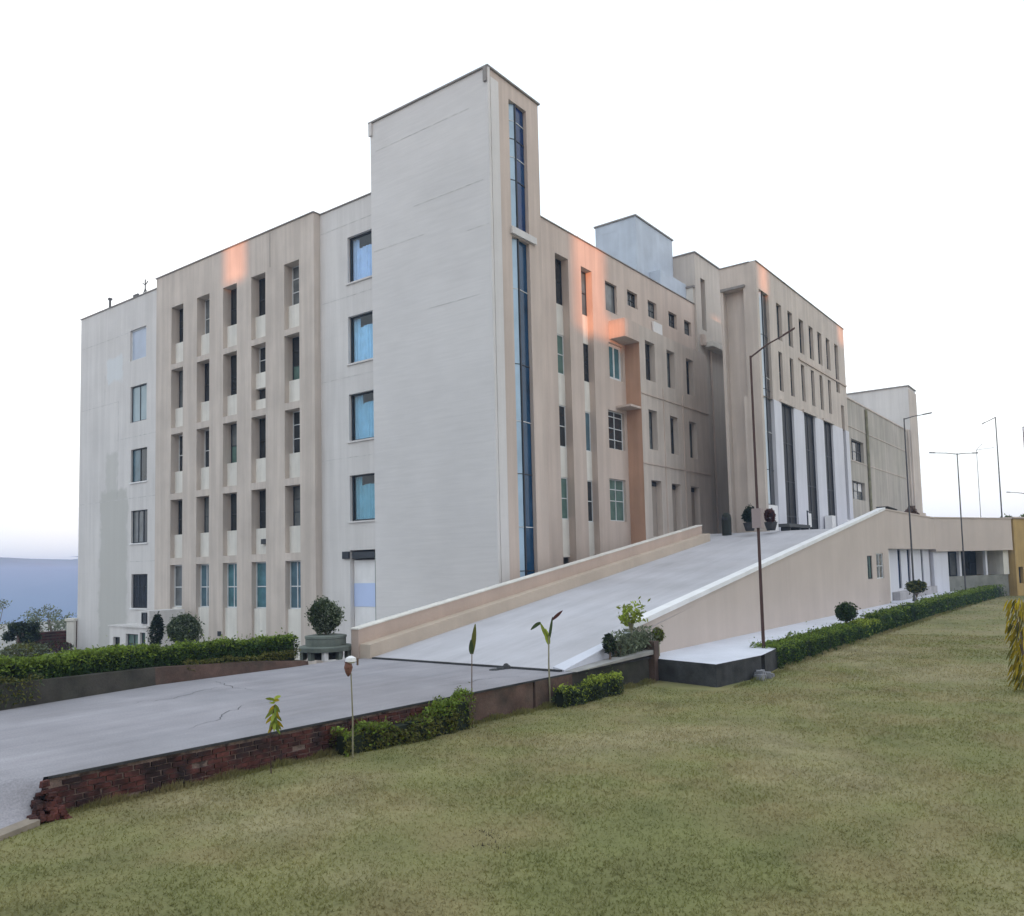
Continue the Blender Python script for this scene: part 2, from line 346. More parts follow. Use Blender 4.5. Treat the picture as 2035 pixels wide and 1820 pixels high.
# ================================================================ ground
def sheet(name, pts, m, z=None, **kw):
    b = MB(); b.quad(*[(p[0], p[1], p[2] if z is None else z) for p in pts]); return b.build(name, m, **kw)
# terrain: one sheet, flat under the campus, dropping into the valley to the north and west
def terr_h(x, y):
    d = np.maximum(0, y - 75) * 1.0; e = np.maximum(0, x - 320)
    return -0.05 - 95 * (1 - np.exp(-(d / 260.0) ** 1.4)) - 95 * (1 - np.exp(-(e / 600.0) ** 1.4))
xs = np.concatenate([np.linspace(-6000, -400, 15), np.linspace(-300, 400, 36), np.linspace(500, 9000, 18)])
ys = np.concatenate([np.linspace(-4000, -300, 12), np.linspace(-200, 400, 31), np.linspace(500, 6000, 14)])
b = MB(); X_, Y_ = np.meshgrid(xs, ys, indexing='ij'); Z_ = terr_h(X_, Y_)
b.v = [tuple(q) for q in np.stack([X_, Y_, Z_], -1).reshape(-1, 3)]; ny = len(ys)
b.f = [(i * ny + j, (i + 1) * ny + j, (i + 1) * ny + j + 1, i * ny + j + 1) for i in range(len(xs) - 1) for j in range(ny - 1)]
tg = b.build('terrain', EARTH, kind='structure')
# far ridge
b = MB(); n = 90; prof = []
for i in range(n + 1):
    x = -2600 + i * 75.0; h = 170 + 14 * math.sin(i * .21 + 1) + 7 * math.sin(i * .57) + 3 * math.sin(i * 1.7)
    prof.append((x, h))
rows = 7
for j in range(rows):
    t = j / (rows - 1)
    for i, (x, h) in enumerate(prof):
        b.v.append((x + 120 * math.sin(i * .9 + j), 2250 + 700 * t + 40 * math.sin(i * 1.3 + j * 2), -100 + (h + 14) * math.sin(t * math.pi / 2) ** .8 + (5 * math.sin(i * 2.3 + j * 3) if 0 < j < rows - 1 else 0)))
for j in range(rows - 1):
    for i in range(n): k = j * (n + 1) + i; b.f.append((k, k + 1, k + n + 2, k + n + 1))
hill = b.build('hills', VALLEY, kind='structure')
# campus yard around the building, paved
sheet('building_yard', [(-60, 0.6), (40, 0.6), (40, 70), (-60, 70)], mat('yard_concrete', (.30, .29, .28), var=.15, scale=.5, fine=.06), .0, kind='structure')
# lawn
b = MB(); lx = np.concatenate([np.linspace(-45, -4.5, 28), np.linspace(0, 140, 15)]); ly = np.linspace(-60, -8.0, 27)
gx, gy = np.meshgrid(lx, ly, indexing='ij'); gz = lawn_z(gx) + .012 * np.sin(gx * 1.3) * np.sin(gy * 1.1)
b.v = [tuple(q) for q in np.stack([gx, gy, gz], -1).reshape(-1, 3)]; m_ = len(ly)
b.f = [(i * m_ + j, (i + 1) * m_ + j, (i + 1) * m_ + j + 1, i * m_ + j + 1) for i in range(len(lx) - 1) for j in range(m_ - 1)]
b.build('lawn', LAWN, kind='structure')
# road (a slab 0.35 thick), its kerb-side edge carried by the retaining wall
def wy(x): return -8.2 - .045 * (x + 20.2)                  # front face of the retaining wall
E0 = [(-45, -6.5, 2.0), (-22.5, -6.0, 2.0), (-20.35, wy(-20.35) - .02, 2.0), (-8, wy(-8) - .02, 2.0), (-4.6, wy(-4.6) - .02, 2.0), (-4.6, -1.6, 2.0)]
b = MB()
rl = [(-45, .6, 2.0), (-18.4, -1.75, 2.0), (-14.8, -1.15, 2.0), (-11, -1.3, 2.0), (-9.2, -1.2, 2.0), (-8.4, -1.45, 2.0)]
b.quad(*(E0 + [(-8.4, -1.6, 2.0)] + rl[::-1][1:]))
b.build('road', ASPH, kind='structure')
F0 = [(-45, -13.5, 1.52), (-22.5, -9.35, 1.56), (-20.52, -8.46, 1.58)]       # the road falls off gently beside the wall end
b = MB(); T_ = [(-45, -6.5, 2.0), (-22.5, -6.0, 2.0), (-20.35, wy(-20.35) - .02, 2.0)]
def lerp(L, u):
    u *= 2; i = min(int(u), 1); u -= i; return [L[i][k] * (1 - u) + L[i + 1][k] * u for k in range(3)]
n_ = 20
for i in range(n_ + 1):
    for j in range(9):
        p, q, t_ = lerp(F0, i / n_), lerp(T_, i / n_), j / 8; st = t_ * t_ * (3 - 2 * t_)
        b.v.append((p[0] * (1 - t_) + q[0] * t_, p[1] * (1 - t_) + q[1] * t_, p[2] * (1 - st) + q[2] * st))
b.f = [(i * 9 + j, (i + 1) * 9 + j, (i + 1) * 9 + j + 1, i * 9 + j + 1) for i in range(n_) for j in range(8)]
o = b.build('road_shoulder', ASPH, kind='structure')
for f in o.data.polygons: f.use_smooth = True

# hairline cracks in the road and the ramp
for (x, y, a, L_, f) in ((-17.5, -6.9, .5, 3.4, 0), (-14.2, -4.0, 1.35, 2.4, 0), (-11.8, -7.2, -.25, 2.8, 0), (-16.6, -3.4, .1, 3.0, 0), (-3.5, -5.0, 1.3, 3.0, 1), (4.0, -4.2, 1.7, 3.4, 1)):
    b = MB(); px0, py0 = x, y; n_ = 22; prev = None
    for i in range(n_ + 1):
        w_ = (.006 + .004 * f) * math.sin(math.pi * (i + .4) / (n_ + .8)) + .002; z_ = lambda u: 2.004 if not f else 2.0 + .15 * (u + 8.45) + .006
        c_ = ((px0 - math.sin(a) * w_, py0 + math.cos(a) * w_), (px0 + math.sin(a) * w_, py0 - math.cos(a) * w_))
        if prev: b.quad((*prev[0], z_(prev[0][0])), (*prev[1], z_(prev[1][0])), (*c_[1], z_(c_[1][0])), (*c_[0], z_(c_[0][0])))
        prev = c_; t_ = a + random.gauss(0, .55); px0 += math.cos(t_) * L_ / n_; py0 += math.sin(t_) * L_ / n_
    b.build('pavement_crack', EDGE, kind='structure')
# grass blades on the part of the lawn in view
def grass():
    n = 400000
    th = rng.uniform(-.82, .82, n); r = np.where(rng.uniform(0, 1, n) < .82, 4.5 + 34 * rng.uniform(0, 1, n) ** 1.15, 36 + 75 * rng.uniform(0, 1, n) ** .9)
    fx, fy = .80, .60; rx, ry = .602, -.798
    px = -25.3 + r * (fx * np.cos(th) + rx * np.sin(th)); py = -19.7 + r * (fy * np.cos(th) + ry * np.sin(th))
    ok = np.where(px < -4.6, py < wy(px) - .06, np.where(px < 0.0, py < -11.42, py < -10.9)); ok &= ~((px > -5.6) & (px < -4.5) & (py > -11.3)); px, py, r = px[ok], py[ok], r[ok]; n = len(px)
    clump = (np.sin(px * 2.3 + 1.7 * np.sin(py * 1.9)) * np.sin(py * 2.9 + 1.3 * np.sin(px * 1.1)) + 1) / 2
    h = (.016 + .020 * rng.uniform(0, 1, n)) * (.8 + .35 * clump) * (1 + r / 60); w = .0045 + .00045 * r
    a = rng.uniform(0, 2 * math.pi, n); lean = rng.normal(size=(n, 2)) * .8
    z = lawn_z(px) + .012 * np.sin(px * 1.3) * np.sin(py * 1.1)
    V = np.zeros((n, 3, 3)); V[:, 0, 0] = px - np.cos(a) * w; V[:, 0, 1] = py - np.sin(a) * w; V[:, 0, 2] = z - .004
    V[:, 1, 0] = px + np.cos(a) * w; V[:, 1, 1] = py + np.sin(a) * w; V[:, 1, 2] = z - .004
    V[:, 2, 0] = px + lean[:, 0] * h; V[:, 2, 1] = py + lean[:, 1] * h; V[:, 2, 2] = z + h
    m2 = 16000                                              # longer untrimmed tufts along the wall foot and the hedge
    ex = np.concatenate([rng.uniform(-20.4, -4.8, m2 // 2), rng.uniform(-5, 60, m2 // 2) ** 1.0]); ey = np.where(ex < -4.8, wy(ex) - .03 - rng.exponential(.05, m2), np.where(ex < -.6, -11.3 - rng.exponential(.06, m2), -11.02 - rng.exponential(.07, m2)))
    eh = rng.uniform(.04, .12, m2) * (1 + .4 * np.sin(ex * 7)); ea = rng.uniform(0, 6.28, m2); ew = .006 + .0006 * (ex + 25); ez = lawn_z(ex); el = rng.normal(size=(m2, 2)) * .4; V2 = np.zeros((m2, 3, 3))
    V2[:, 0] = np.stack([ex - np.cos(ea) * ew, ey - np.sin(ea) * ew, ez - .01], 1); V2[:, 1] = np.stack([ex + np.cos(ea) * ew, ey + np.sin(ea) * ew, ez - .01], 1); V2[:, 2] = np.stack([ex + el[:, 0] * eh, ey - np.abs(el[:, 1]) * eh, ez + eh], 1)
    V = np.concatenate([V, V2]); n += m2
    me = bpy.data.meshes.new('lawn_grass'); me.vertices.add(3 * n); me.vertices.foreach_set('co', V.ravel())
    me.loops.add(3 * n); me.loops.foreach_set('vertex_index', np.arange(3 * n, dtype=np.int32))
    me.polygons.add(n); me.polygons.foreach_set('loop_start', np.arange(n, dtype=np.int32) * 3); me.polygons.foreach_set('loop_total', np.full(n, 3, np.int32))
    me.update(calc_edges=True)
    tag(link('lawn_grass', me, BLADE), 'short mown olive green grass covering the foreground lawn', 'grass', kind='stuff')
grass()

for i, (x, y) in enumerate(((-17.62, -13.47), (-17.97, -13.8), (-20.9, -11.4))):
    d = rng.normal(size=(260, 3)) * np.array([.07, .16, .006]) + np.array([x, y, 1.40]); leaves('straw_tuft', d, .05, STRAW if i == 2 else SOIL, aspect=3.0, label=('dark worn tuft in the middle of the foreground lawn', 'second dark worn tuft just nearer than the first one', 'pale straw tuft left of the dark worn tufts')[i], cat='grass', kind='stuff')
# ================================================================ main building
BLD = thing('campus_building', 'large cream and beige five storey block with a tall windowless stair tower at its corner', 'building', (0, 0, 0))
def cope(P, u0, u1, z, t=.28, h=.045, par=BLD):
    q = MB(); obox(q, P, u0, u1, z, z + h, -.06, t); return q.build('coping', COPE, par)
# ---- west face (looks towards -X)
big = [(6.88, 8.60, 17.92, 20.12), (6.88, 8.60, 14.11, 16.33), (6.88, 8.60, 10.5, 12.68), (6.88, 8.60, 6.82, 8.92)]
door = (6.98, 8.62, .0, 5.5)
P0 = FX(0.0); b = MB()
facade(b, P0, 6.84, 10.55, 0, 21.75, [(*o, .22) for o in big] + [(*door, .35)])
b.build('wall', GREY, BLD)
for i, o in enumerate(big):
    window(BLD, P0, *o, .22, pane=CLEAR, fr=FRAME, cols=1, rows=(), bar=.07, curtain=CURT[i], gap=[(.18, .78, .24), (.2, .72, .22), (.12, .7, .2), (.2, .74, .22)][i], sill=GREY)
# shutter door below them, white with a pale blue band, dark lintel box
dm = MB(); obox(dm, P0, 7.0, 8.60, .02, 5.05, .22, .30); dd = dm.build('door', WHITE, BLD)
q = MB(); obox(q, P0, 7.0, 8.58, 2.95, 4.0, .195, .215); q.build('door_panel', mat('pale_blue_panel', (.50, .60, .86), var=.05), dd)
q = MB(); obox(q, P0, 6.99, 8.45, 5.12, 5.42, -.03, .30); q.build('lintel_box', FRAME, dd)
q = MB(); obox(q, P0, 8.62, 9.05, 5.12, 5.45, -.10, -.005); q.build('wall_lamp_box', FRAME, BLD)
q = MB(); obox(q, P0, 6.86, 6.93, .3, 5.3, -.07, -.005); q.build('downpipe', mat('green_grey_pipe', (.16, .19, .17), var=.1), BLD)
# light end bay
P1 = FX(0.0); b = MB()
endw = [(26.35, 28.2, 17.6, 19.5), (26.25, 28.1, 13.8, 16.0), (26.15, 28.0, 10.15, 12.15), (26.05, 27.9, 6.5, 8.45), (26.0, 27.8, 2.67, 4.67)]
facade(b, P1, 24.55, 34.45, 0, 21.45, [(*o, .18) for o in endw]); b.build('wall', GREY, BLD)
for i, o in enumerate(endw):
    st = [dict(pane=mat('lavender_blind_glass', (.42, .48, .60), rough=.2, var=.1), cols=1, rows=()), dict(pane=mat('grey_teal_blind_glass', (.30, .38, .42), rough=.2, var=.15), cols=2, rows=()),
          dict(pane=BLUEG, cols=2, rows=(), panes2={(0, 0): DARKG}), dict(pane=GREYG, cols=3, rows=(), panes2={(0, 0): DARKG}), dict(pane=DARKG, cols=3, rows=(.63,), grill=8)][i]
    window(BLD, P1, *o, .18, fr=(WFRAME if i == 0 else FRAME), bar=.06, sill=(WHITE if i > 1 else None), **st)
# brown fin bay, 5 columns of tall niches
PF = FX(-0.38); b = MB(); ops = []
cols5 = [(21.75, 22.95), (19.2, 20.4), (16.72, 17.95), (14.3, 15.48), (11.65, 12.8)]
rows5 = [(16.45, 17.7, 19.75), (12.8, 13.95, 16.15), (9.1, 10.35, 12.45), (5.5, 6.8, 8.75)]
for (a, c) in cols5:
    for (z0, zm, z1) in rows5: ops.append((a, c, z0, z1, .56))
    ops.append((a, c, .35, 5.12, .34))
facade(b, PF, 10.55, 24.55, 0, 21.78, ops)
b.quad((-.38, 10.55, 0), (0, 10.55, 0), (0, 10.55, 21.78), (-.38, 10.55, 21.78)); b.quad((-.38, 24.55, 0), (0, 24.55, 0), (0, 24.55, 21.78), (-.38, 24.55, 21.78))
b.build('wall', BEIGE, BLD)
for ci, (a, c) in enumerate(cols5):
    for ri, (z0, zm, z1) in enumerate(rows5):
        if ci == 3 and ri == 1:                             # window with a white panel across its middle
            window(BLD, PF, a, c, 14.75, z1, .56, rows=(.5,), fr=WFRAME, bar=.04)
            q = MB(); obox(q, PF, a, c, 13.95, 14.745, .26, .57); q.build('spandrel_panel', CREAM, BLD)
            window(BLD, PF, a, c, 12.98 + .4, 13.945, .56, rows=(), fr=FRAME)
            q = MB(); obox(q, PF, a, c, z0, 13.37, .26, .57); q.build('spandrel_panel', CREAM, BLD); continue
        light = (ci in (4, 1) and ri in (0, 2)) or (ci == 0 and ri == 2)
        window(BLD, PF, a, c, zm, z1, .56, pane=(GREYG if (ci + ri) % 3 == 1 else DARKG), fr=(WFRAME if light else FRAME), rows=((.35, .68) if ci == 4 else (.45,)), bar=.045,
               panes2=({(0, 0): GREENG} if (ci, ri) in ((2, 2), (4, 1)) else None))
        q = MB(); obox(q, PF, a, c, z0, zm, .26, .57); q.build('spandrel_panel', CREAM, BLD)
        if ri == 3 and ci == 3:
            q = MB(); obox(q, PF, a + .1, a + .55, 6.0, 6.25, .10, .255); q.build('vent_hood', FRAME, BLD)
    window(BLD, PF, a, c, 2.8, 5.12, .34, pane=(BLUEG, TEALG, BLUEG, BLUEG, GREYG)[4 - ci] if ci != 2 else TEALG, fr=WFRAME, cols=(1 if ci in (0, 3) else 2), rows=(.47,), bar=.06)
    q = MB(); obox(q, PF, a, c, .35, 2.8, .14, .35); q.build('spandrel_panel', CREAM, BLD)
    q = MB(); obox(q, PF, a + 1.5 - .15, a + 1.5 + .15, 1.35, 1.6, -.03, -.004); q.build('vent_plate', (FRAME if ci == 2 else BEIGE), BLD)
q = MB(); obox(q, PF, 13.9, 13.93, 19.9, 21.7, -.012, -.001); q.build('joint_strip', COPE, BLD)
# end and rear walls, roof
b = MB(); b.quad((0, 34.45, 0), (16, 34.45, 0), (16, 34.45, 21.45), (0, 34.45, 21.45)); b.quad((16, 34.45, 0), (16, 7, 0), (16, 7, 21.45), (16, 34.45, 21.45))
b.build('rear_wall', GREY, BLD)
b = MB(); b.quad((0.2, 6.9, 20.9), (16, 6.9, 20.9), (16, 34.4, 20.9), (.2, 34.4, 20.9)); b.quad((3.4, 2.8, 20.9), (38, 2.8, 20.9), (38, 20, 20.9), (3.4, 20, 20.9))
b.quad((.3, 6.9, 20.9), (.3, 34.4, 20.9), (.3, 34.4, 21.4), (.3, 6.9, 21.4)); b.quad((3.4, 3.0, 20.9), (25, 3.0, 20.9), (25, 3.0, 21.9), (3.4, 3.0, 21.9))
b.build('roof', mat('roof_screed', (.35, .34, .33), var=.2), BLD)
cope(P0, 6.85, 10.53, 21.75); cope(PF, 10.5, 24.6, 21.78, .7); cope(P1, 24.6, 34.5, 21.45)
# small rooftop things on the end bay
for (y, h, lab, cat, k) in ((31.9, .95, 'thin dark rooftop mast nearest the far end of the left roof edge', 'mast', 0), (28.7, .85, 'small angular satellite bracket on the left roof edge', 'antenna', 1), (27.6, .95, 'spindly branching aerial standing on the left roof edge', 'antenna', 2), (25.3, .35, 'low dark vent cowl on the left roof edge', 'vent', 3)):
    q = MB(); zb = 21.45 if k != 3 else 21.5
    if k == 3: q.box(.5, .9, y - .3, y + .3, zb, zb + h); q.box(.45, .95, y - .38, y + .38, zb + h, zb + h + .06)
    elif k == 0: q.tube([(.6, y, 20.9), (.6, y, zb + h)], .07, 6); q.box(.5, .7, y - .1, y + .1, zb + h, zb + h + .12)
    elif k == 1: q.tube([(.6, y, 20.9), (.6, y, zb + .35)], .05, 6); q.box(.55, .65, y - .3, y + .25, zb + .35, zb + .6)
    else:
        q.tube([(.6, y, 20.9), (.6, y, zb + h + .35)], .035, 6)
        for d in (-1, 1): q.tube([(.6, y, zb + h), (.6, y + .3 * d, zb + h + .18)], .03, 5); q.tube([(.6, y, zb + h - .2), (.6, y + .28 * d, zb + .35)], .025, 5)
    o = q.build(('rooftop_mast', 'satellite_bracket', 'roof_aerial', 'roof_vent')[k], METAL, loc=(.6, y, 20.9)); tag(o, lab, cat)

# ---- tower
TW = MB(); PT = FY(-0.02)
facade(TW, FX(-.12), 0.0 - .02, 6.84, 0, 24.95, [])
TW.quad((-.12, 6.84, 0), (3.45, 6.84, 0), (3.45, 6.84, 24.95), (-.12, 6.84, 24.95))
TW.quad((3.45, -.02, 0), (3.45, 6.84, 0), (3.45, 6.84, 24.95), (3.45, -.02, 24.95))
TW.quad((-.12, -.02, 24.9), (3.45, -.02, 24.9), (3.45, 6.84, 24.9), (-.12, 6.84, 24.9))
TW.build('tower_wall', TOWER, BLD)
b = MB(); slit = [(1.3, 2.55, 18.75, 24.25, .5), (1.3, 2.55, 2.0, 18.35, .5)]
facade(b, PT, -.12, 3.45, 0, 24.95, slit); b.build('tower_front', BROWN, BLD)
q = MB(); obox(q, PT, -.16, -.03, 0, 24.95, -.06, -.003); obox(q, PT, .02, .55, 0, 24.6, -.05, -.003); q.build('corner_strip', GREY, BLD)
q = MB()
q.box(-.2, 3.53, -.1, .16, 24.95, 25.02); q.box(-.2, .08, .16, 6.92, 24.95, 25.02); q.box(.08, 3.53, 6.66, 6.92, 24.95, 25.02); q.box(3.27, 3.53, .16, 6.66, 24.95, 25.02); q.build('coping', COPE, BLD)
jm = mat('hairline_joint', (.53, .52, .515), var=.3, scale=3)
for (y0, y1, z) in ((1.0, 6.6, 23.55), (.3, 4.2, 20.3), (3.6, 6.7, 18.9), (.05, 1.2, 18.4), (.6, 3.4, 15.6)):
    q = MB(); obox(q, FX(-.12), y0, y1, z, z + .025, -.006, -.0005); q.build('hairline_joint', jm, BLD)
for (y0, y1, z) in ((28.4, 34.3, 19.4), (29.5, 34.3, 15.3), (24.8, 30.0, 12.9), (24.8, 34.3, 9.2), (24.8, 28.0, 5.4)):
    q = MB(); obox(q, FX(0), y0, y1, z, z + .03, -.006, -.0005); q.build('hairline_joint', jm, BLD)
for (y, z0, z1) in ((29.5, 9.2, 15.3), (31.2, 15.3, 17.2)):
    q = MB(); obox(q, FX(0), y, y + .03, z0, z1, -.005, -.0005); q.build('hairline_joint', jm, BLD)
for (z,) in ((20.75,), (17.3,), (13.5,), (9.75,)):
    q = MB(); obox(q, FX(0), 6.95, 10.5, z, z + .025, -.006, -.0005); q.build('hairline_joint', jm, BLD)
for y in (-.02, 6.72):
    q = MB(); q.box(-.22, -.125, y - .02, y + .16, 24.35, 24.93); q.build('rain_spout', COPE if y < 0 else GREY, BLD)
def prism_slit(PP, a, b_, z0, z1, dep, zs, par=BLD, m0=SKYREFG, m1=NAVYG):
    """angled two-leaf glazing standing in a slit; leaves divided by thin transoms"""
    mid = a + (b_ - a) * .40; w = MB()
    obox(w, PP, mid - .03, mid + .03, z0, z1, .03, .10); obox(w, PP, a, b_, z0, z0 + .05, .11, dep - .003); w2 = w.build('window', FRAME, par)
    zz = [z0 + .05] + zs + [z1]
    for i in range(len(zz) - 1):
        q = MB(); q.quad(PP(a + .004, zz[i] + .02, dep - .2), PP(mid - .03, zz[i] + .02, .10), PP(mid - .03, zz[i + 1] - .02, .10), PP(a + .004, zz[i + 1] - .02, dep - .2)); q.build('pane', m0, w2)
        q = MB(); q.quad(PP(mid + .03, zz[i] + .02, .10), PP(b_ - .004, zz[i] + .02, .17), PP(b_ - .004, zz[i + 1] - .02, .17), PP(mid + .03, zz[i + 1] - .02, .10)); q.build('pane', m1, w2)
        if i:
            q = MB(); h = .014
            q.hexa([PP(a + .004, zz[i] - h, dep - .23), PP(mid, zz[i] - h, .075), PP(b_ - .004, zz[i] - h, .14), PP(b_ - .004, zz[i] - h, dep - .02), PP(a + .004, zz[i] - h, dep - .02)],
                   [PP(a + .004, zz[i] + h, dep - .23), PP(mid, zz[i] + h, .075), PP(b_ - .004, zz[i] + h, .14), PP(b_ - .004, zz[i] + h, dep - .02), PP(a + .004, zz[i] + h, dep - .02)])
            q.build('transom', FRAME if i % 2 else WFRAME, w2)
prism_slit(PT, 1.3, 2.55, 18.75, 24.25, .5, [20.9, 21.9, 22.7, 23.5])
prism_slit(PT, 1.3, 2.55, 2.0, 18.35, .5, [4.4, 6.2, 8.4, 10.6, 13.0, 16.2], m1=mat('painted_teal_dark_reflection', (.008, .048, .11), rough=.16, var=.4, scale=.6, spec=.25))  # teal tint paints the dark reflection of the lower right leaf
q = MB(); obox(q, PT, 1.2, 2.95, 18.40, 18.70, -.12, -.004); q.build('slit_band', GREY, BLD)

# ---- right wing (looks towards -Y)
PR = FY(2.7); b = MB()
nA, nB = (8.62, 9.85, 4.6, 20.5, .5), (11.1, 12.2, 4.6, 20.5, .45)
wc = [(13.6, 14.9, 18.72, 20.4, .22), (13.8, 15.35, 14.9, 16.95, .22), (13.5, 15.3, 10.95, 13.1, .22), (13.4, 15.2, 6.95, 9.28, .22)]
sm = [(16.14, 17.38, 19.62, 20.55, .25), (18.7, 19.85, 19.55, 20.58, .25), (21.5, 22.68, 19.57, 20.55, .25), (23.8, 24.88, 19.57, 20.53, .25)]
facade(b, PR, 3.45, 25.5, 0, 21.95, [nA, nB] + wc + sm); b.build('wall', BROWN, BLD)
for ni, (nn, tops) in enumerate(((nA, ((18.1, 20.5), (14.42, 16.5), (10.63, 12.8), (6.92, 9.07))), (nB, ((18.08, 20.5), (14.43, 16.5), (10.64, 12.78), (6.85, 9.07))))):
    a, c = nn[:2]; D = nn[4]; prev = 20.5
    for i, (z0, z1) in enumerate(tops):
        window(BLD, PR, a, c, z0, z1, D, pane=(DARKG if (i + ni) % 2 == 0 else GREENG if ni == 0 else BLUEG), fr=(WFRAME if i > 0 and not (ni == 1 and i == 1) else FRAME), rows=(.5,) if i != 2 or ni == 0 else (), bar=.05, cols=(2 if i == 3 else 1))
        if i:
            q = MB(); obox(q, PR, a, c, z1, prev, D - .10, D + .01); q.build('spandrel_panel', CREAM, BLD)
        prev = z0
    q = MB(); obox(q, PR, a, c, 5.0, prev, D - .10, D + .01); q.build('spandrel_panel', CREAM, BLD)
for i, o in enumerate(wc):
    window(BLD, PR, *o, pane=(GREYG, TEALG, DARKG, GREENG)[i], fr=(FRAME if i == 0 else WFRAME), cols=(1 if i == 0 else 2), rows=((), (), (.25, .55, .85), (.48, .75))[i], bar=(.05 if i != 1 else .16))
for i, o in enumerate(sm): window(BLD, PR, *o, pane=GREYG if i % 2 else DARKG, rows=(.5,), cols=2)
cope(PR, 3.47, 25.6, 21.95)
# projecting bay of the middle floors
PB = FY(1.75); b = MB()
bay = [(16.3, 17.5, 15.1, 17.4), (19.05, 20.15, 15.1, 17.4), (21.75, 22.85, 15.1, 17.4), (16.45, 17.5, 11.1, 13.4), (19.2, 20.3, 11.1, 13.4), (21.85, 22.95, 11.1, 13.4),
       (16.5, 17.75, 6.1, 9.33), (19.1, 20.3, 6.1, 9.3), (21.75, 23.0, 6.1, 9.3)]
facade(b, PB, 15.6, 24.9, 4.6, 18.15, [(*o, .42) for o in bay]); b.quad((15.6, 1.75, 18.15), (24.9, 1.75, 18.15), (24.9, 2.7, 18.45), (15.6, 2.7, 18.45))
b.quad((24.9, 1.75, 4.6), (24.9, 2.7, 4.6), (24.9, 2.7, 18.45), (24.9, 1.75, 18.15)); b.build('bay_wall', BEIGE, BLD)
b = MB(); b.quad((15.6, 1.752, 4.6), (15.6, 2.7, 4.6), (15.6, 2.7, 18.45), (15.6, 1.752, 18.15)); b.build('bay_return', WARMREF, BLD)
for i, o in enumerate(bay):
    if i < 6: window(BLD, PB, *o, .42, pane=(GREYG if i % 2 else DARKG), rows=(.6,), fr=FRAME)
    else:
        q = MB(); obox(q, PB, o[0] + .02, o[1] - .02, o[2], o[3] - .3, .36, .41); dq = q.build('door', mat('tan_door', (.36, .31, .27), var=.1), BLD)
        q = MB(); obox(q, PB, o[0] + .02, o[1] - .02, o[3] - .28, o[3] - .01, .33, .41); q.build('transom', FRAME, dq)
for u in (18.35, 21.0):
    q = MB(); obox(q, PB, u - .035, u + .035, 5.2, 14.9, -.05, -.003); q.build('downpipe', BROWN, BLD)
for z, u0 in ((14.2, 15.6), (10.2, 15.6)):
    q = MB(); obox(q, PB, u0, 24.88, z, z + .07, -.05, -.004); q.build('string_course', BROWN, BLD)
# hood box over the corner windows
q = MB(); q.box(13.9, 15.597, 1.70, 2.697, 17.12, 18.15); q.build('sunshade_box', BROWN, BLD)
q = MB(); q.box(14.4, 15.597, 1.78, 2.697, 13.30, 13.42); q.build('sunshade_slab', BROWN, BLD)
q = MB(); obox(q, PB, 19.1, 20.2, 18.2, 19.3, .78, .9); q.build('cooling_unit', WHITE, BLD)
# ---- stair block behind, penthouse
b = MB(); PS = FY(2.55)
facade(b, PS, 25.5, 31.5, 4.6, 25.5, [(26.35, 27.1, 20.4, 24.0, .4)])
b.quad((25.5, 2.55, 4.6), (25.5, 4.3, 4.6), (25.5, 4.3, 25.5), (25.5, 2.55, 25.5)); b.quad((25.5, 4.3, 21), (31.5, 4.3, 21), (31.5, 4.3, 25.5), (25.5, 4.3, 25.5))
b.quad((31.5, 2.55, 4.6), (31.5, 4.3, 4.6), (31.5, 4.3, 25.5), (31.5, 2.55, 25.5)); b.quad((25.5, 2.55, 25.45), (31.5, 2.55, 25.45), (31.5, 4.3, 25.45), (25.5, 4.3, 25.45))
b.build('stair_block', mat('warm_grey_paint', (.55, .50, .455), var=.06, scale=.5, streak=.10), BLD)
window(BLD, PS, 26.35, 27.1, 20.4, 24.0, .4, rows=(.33, .66))
q = MB(); q.box(25.42, 31.58, 2.47, 2.72, 25.5, 25.58); q.box(25.42, 25.66, 2.72, 4.38, 25.5, 25.58); q.build('coping', COPE, BLD)
q = MB(); q.box(26.4, 30.9, 1.85, 2.545, 19.15, 19.5); q.build('canopy', CREAM, BLD)
q = MB(); q.box(25.95, 26.35, 2.3, 2.545, 19.2, 19.95); q.build('vent_box', BROWN, BLD)
q = MB(); q.tube([(27.4, 2.45, 6.2), (27.4, 2.45, 19.1)], .07, 8); q.build('downpipe', BROWN, BLD)
q = MB(); q.box(25.4, 25.497, 2.72, 3.9, 21.95, 23.1); q.build('cream_upstand', CREAM, BLD)
q = MB(); q.box(25.34, 25.497, 2.6, 4.1, 23.1, 23.24); q.build('string_course', COPE, BLD)
b = MB(); b.box(19.95, 25.2, 4.0, 6.95, 20.9, 26.6); b.box(21.6, 25.47, 3.2, 3.99, 20.9, 23.4); b.build('penthouse', HAZEBLUE, BLD)
q = MB(); q.box(19.87, 25.28, 3.92, 7.03, 26.6, 26.69); q.build('coping', COPE, BLD)
window(BLD, FX(19.93), 5.25, 6.5, 24.5, 26.05, .02 + .06, pane=mat('blue_penthouse_glass', (.22, .36, .66), rough=.2, var=.1), fr=HAZEBLUE, rows=())
# little tank and clutter on the parapet near the sunlit pilaster
q = MB(); q.lathe(11.4, 3.3, [(.35, 20.9), (.42, 21.4), (.42, 22.15), (.3, 22.3), (.1, 22.36)]); o = q.build('water_tank', mat('tank_plastic', (.34, .25, .20), var=.2), loc=(11.4, 3.3, 20.9)); tag(o, 'small dark rooftop water tank peeping over the sunlit parapet right of the tower', 'water tank')

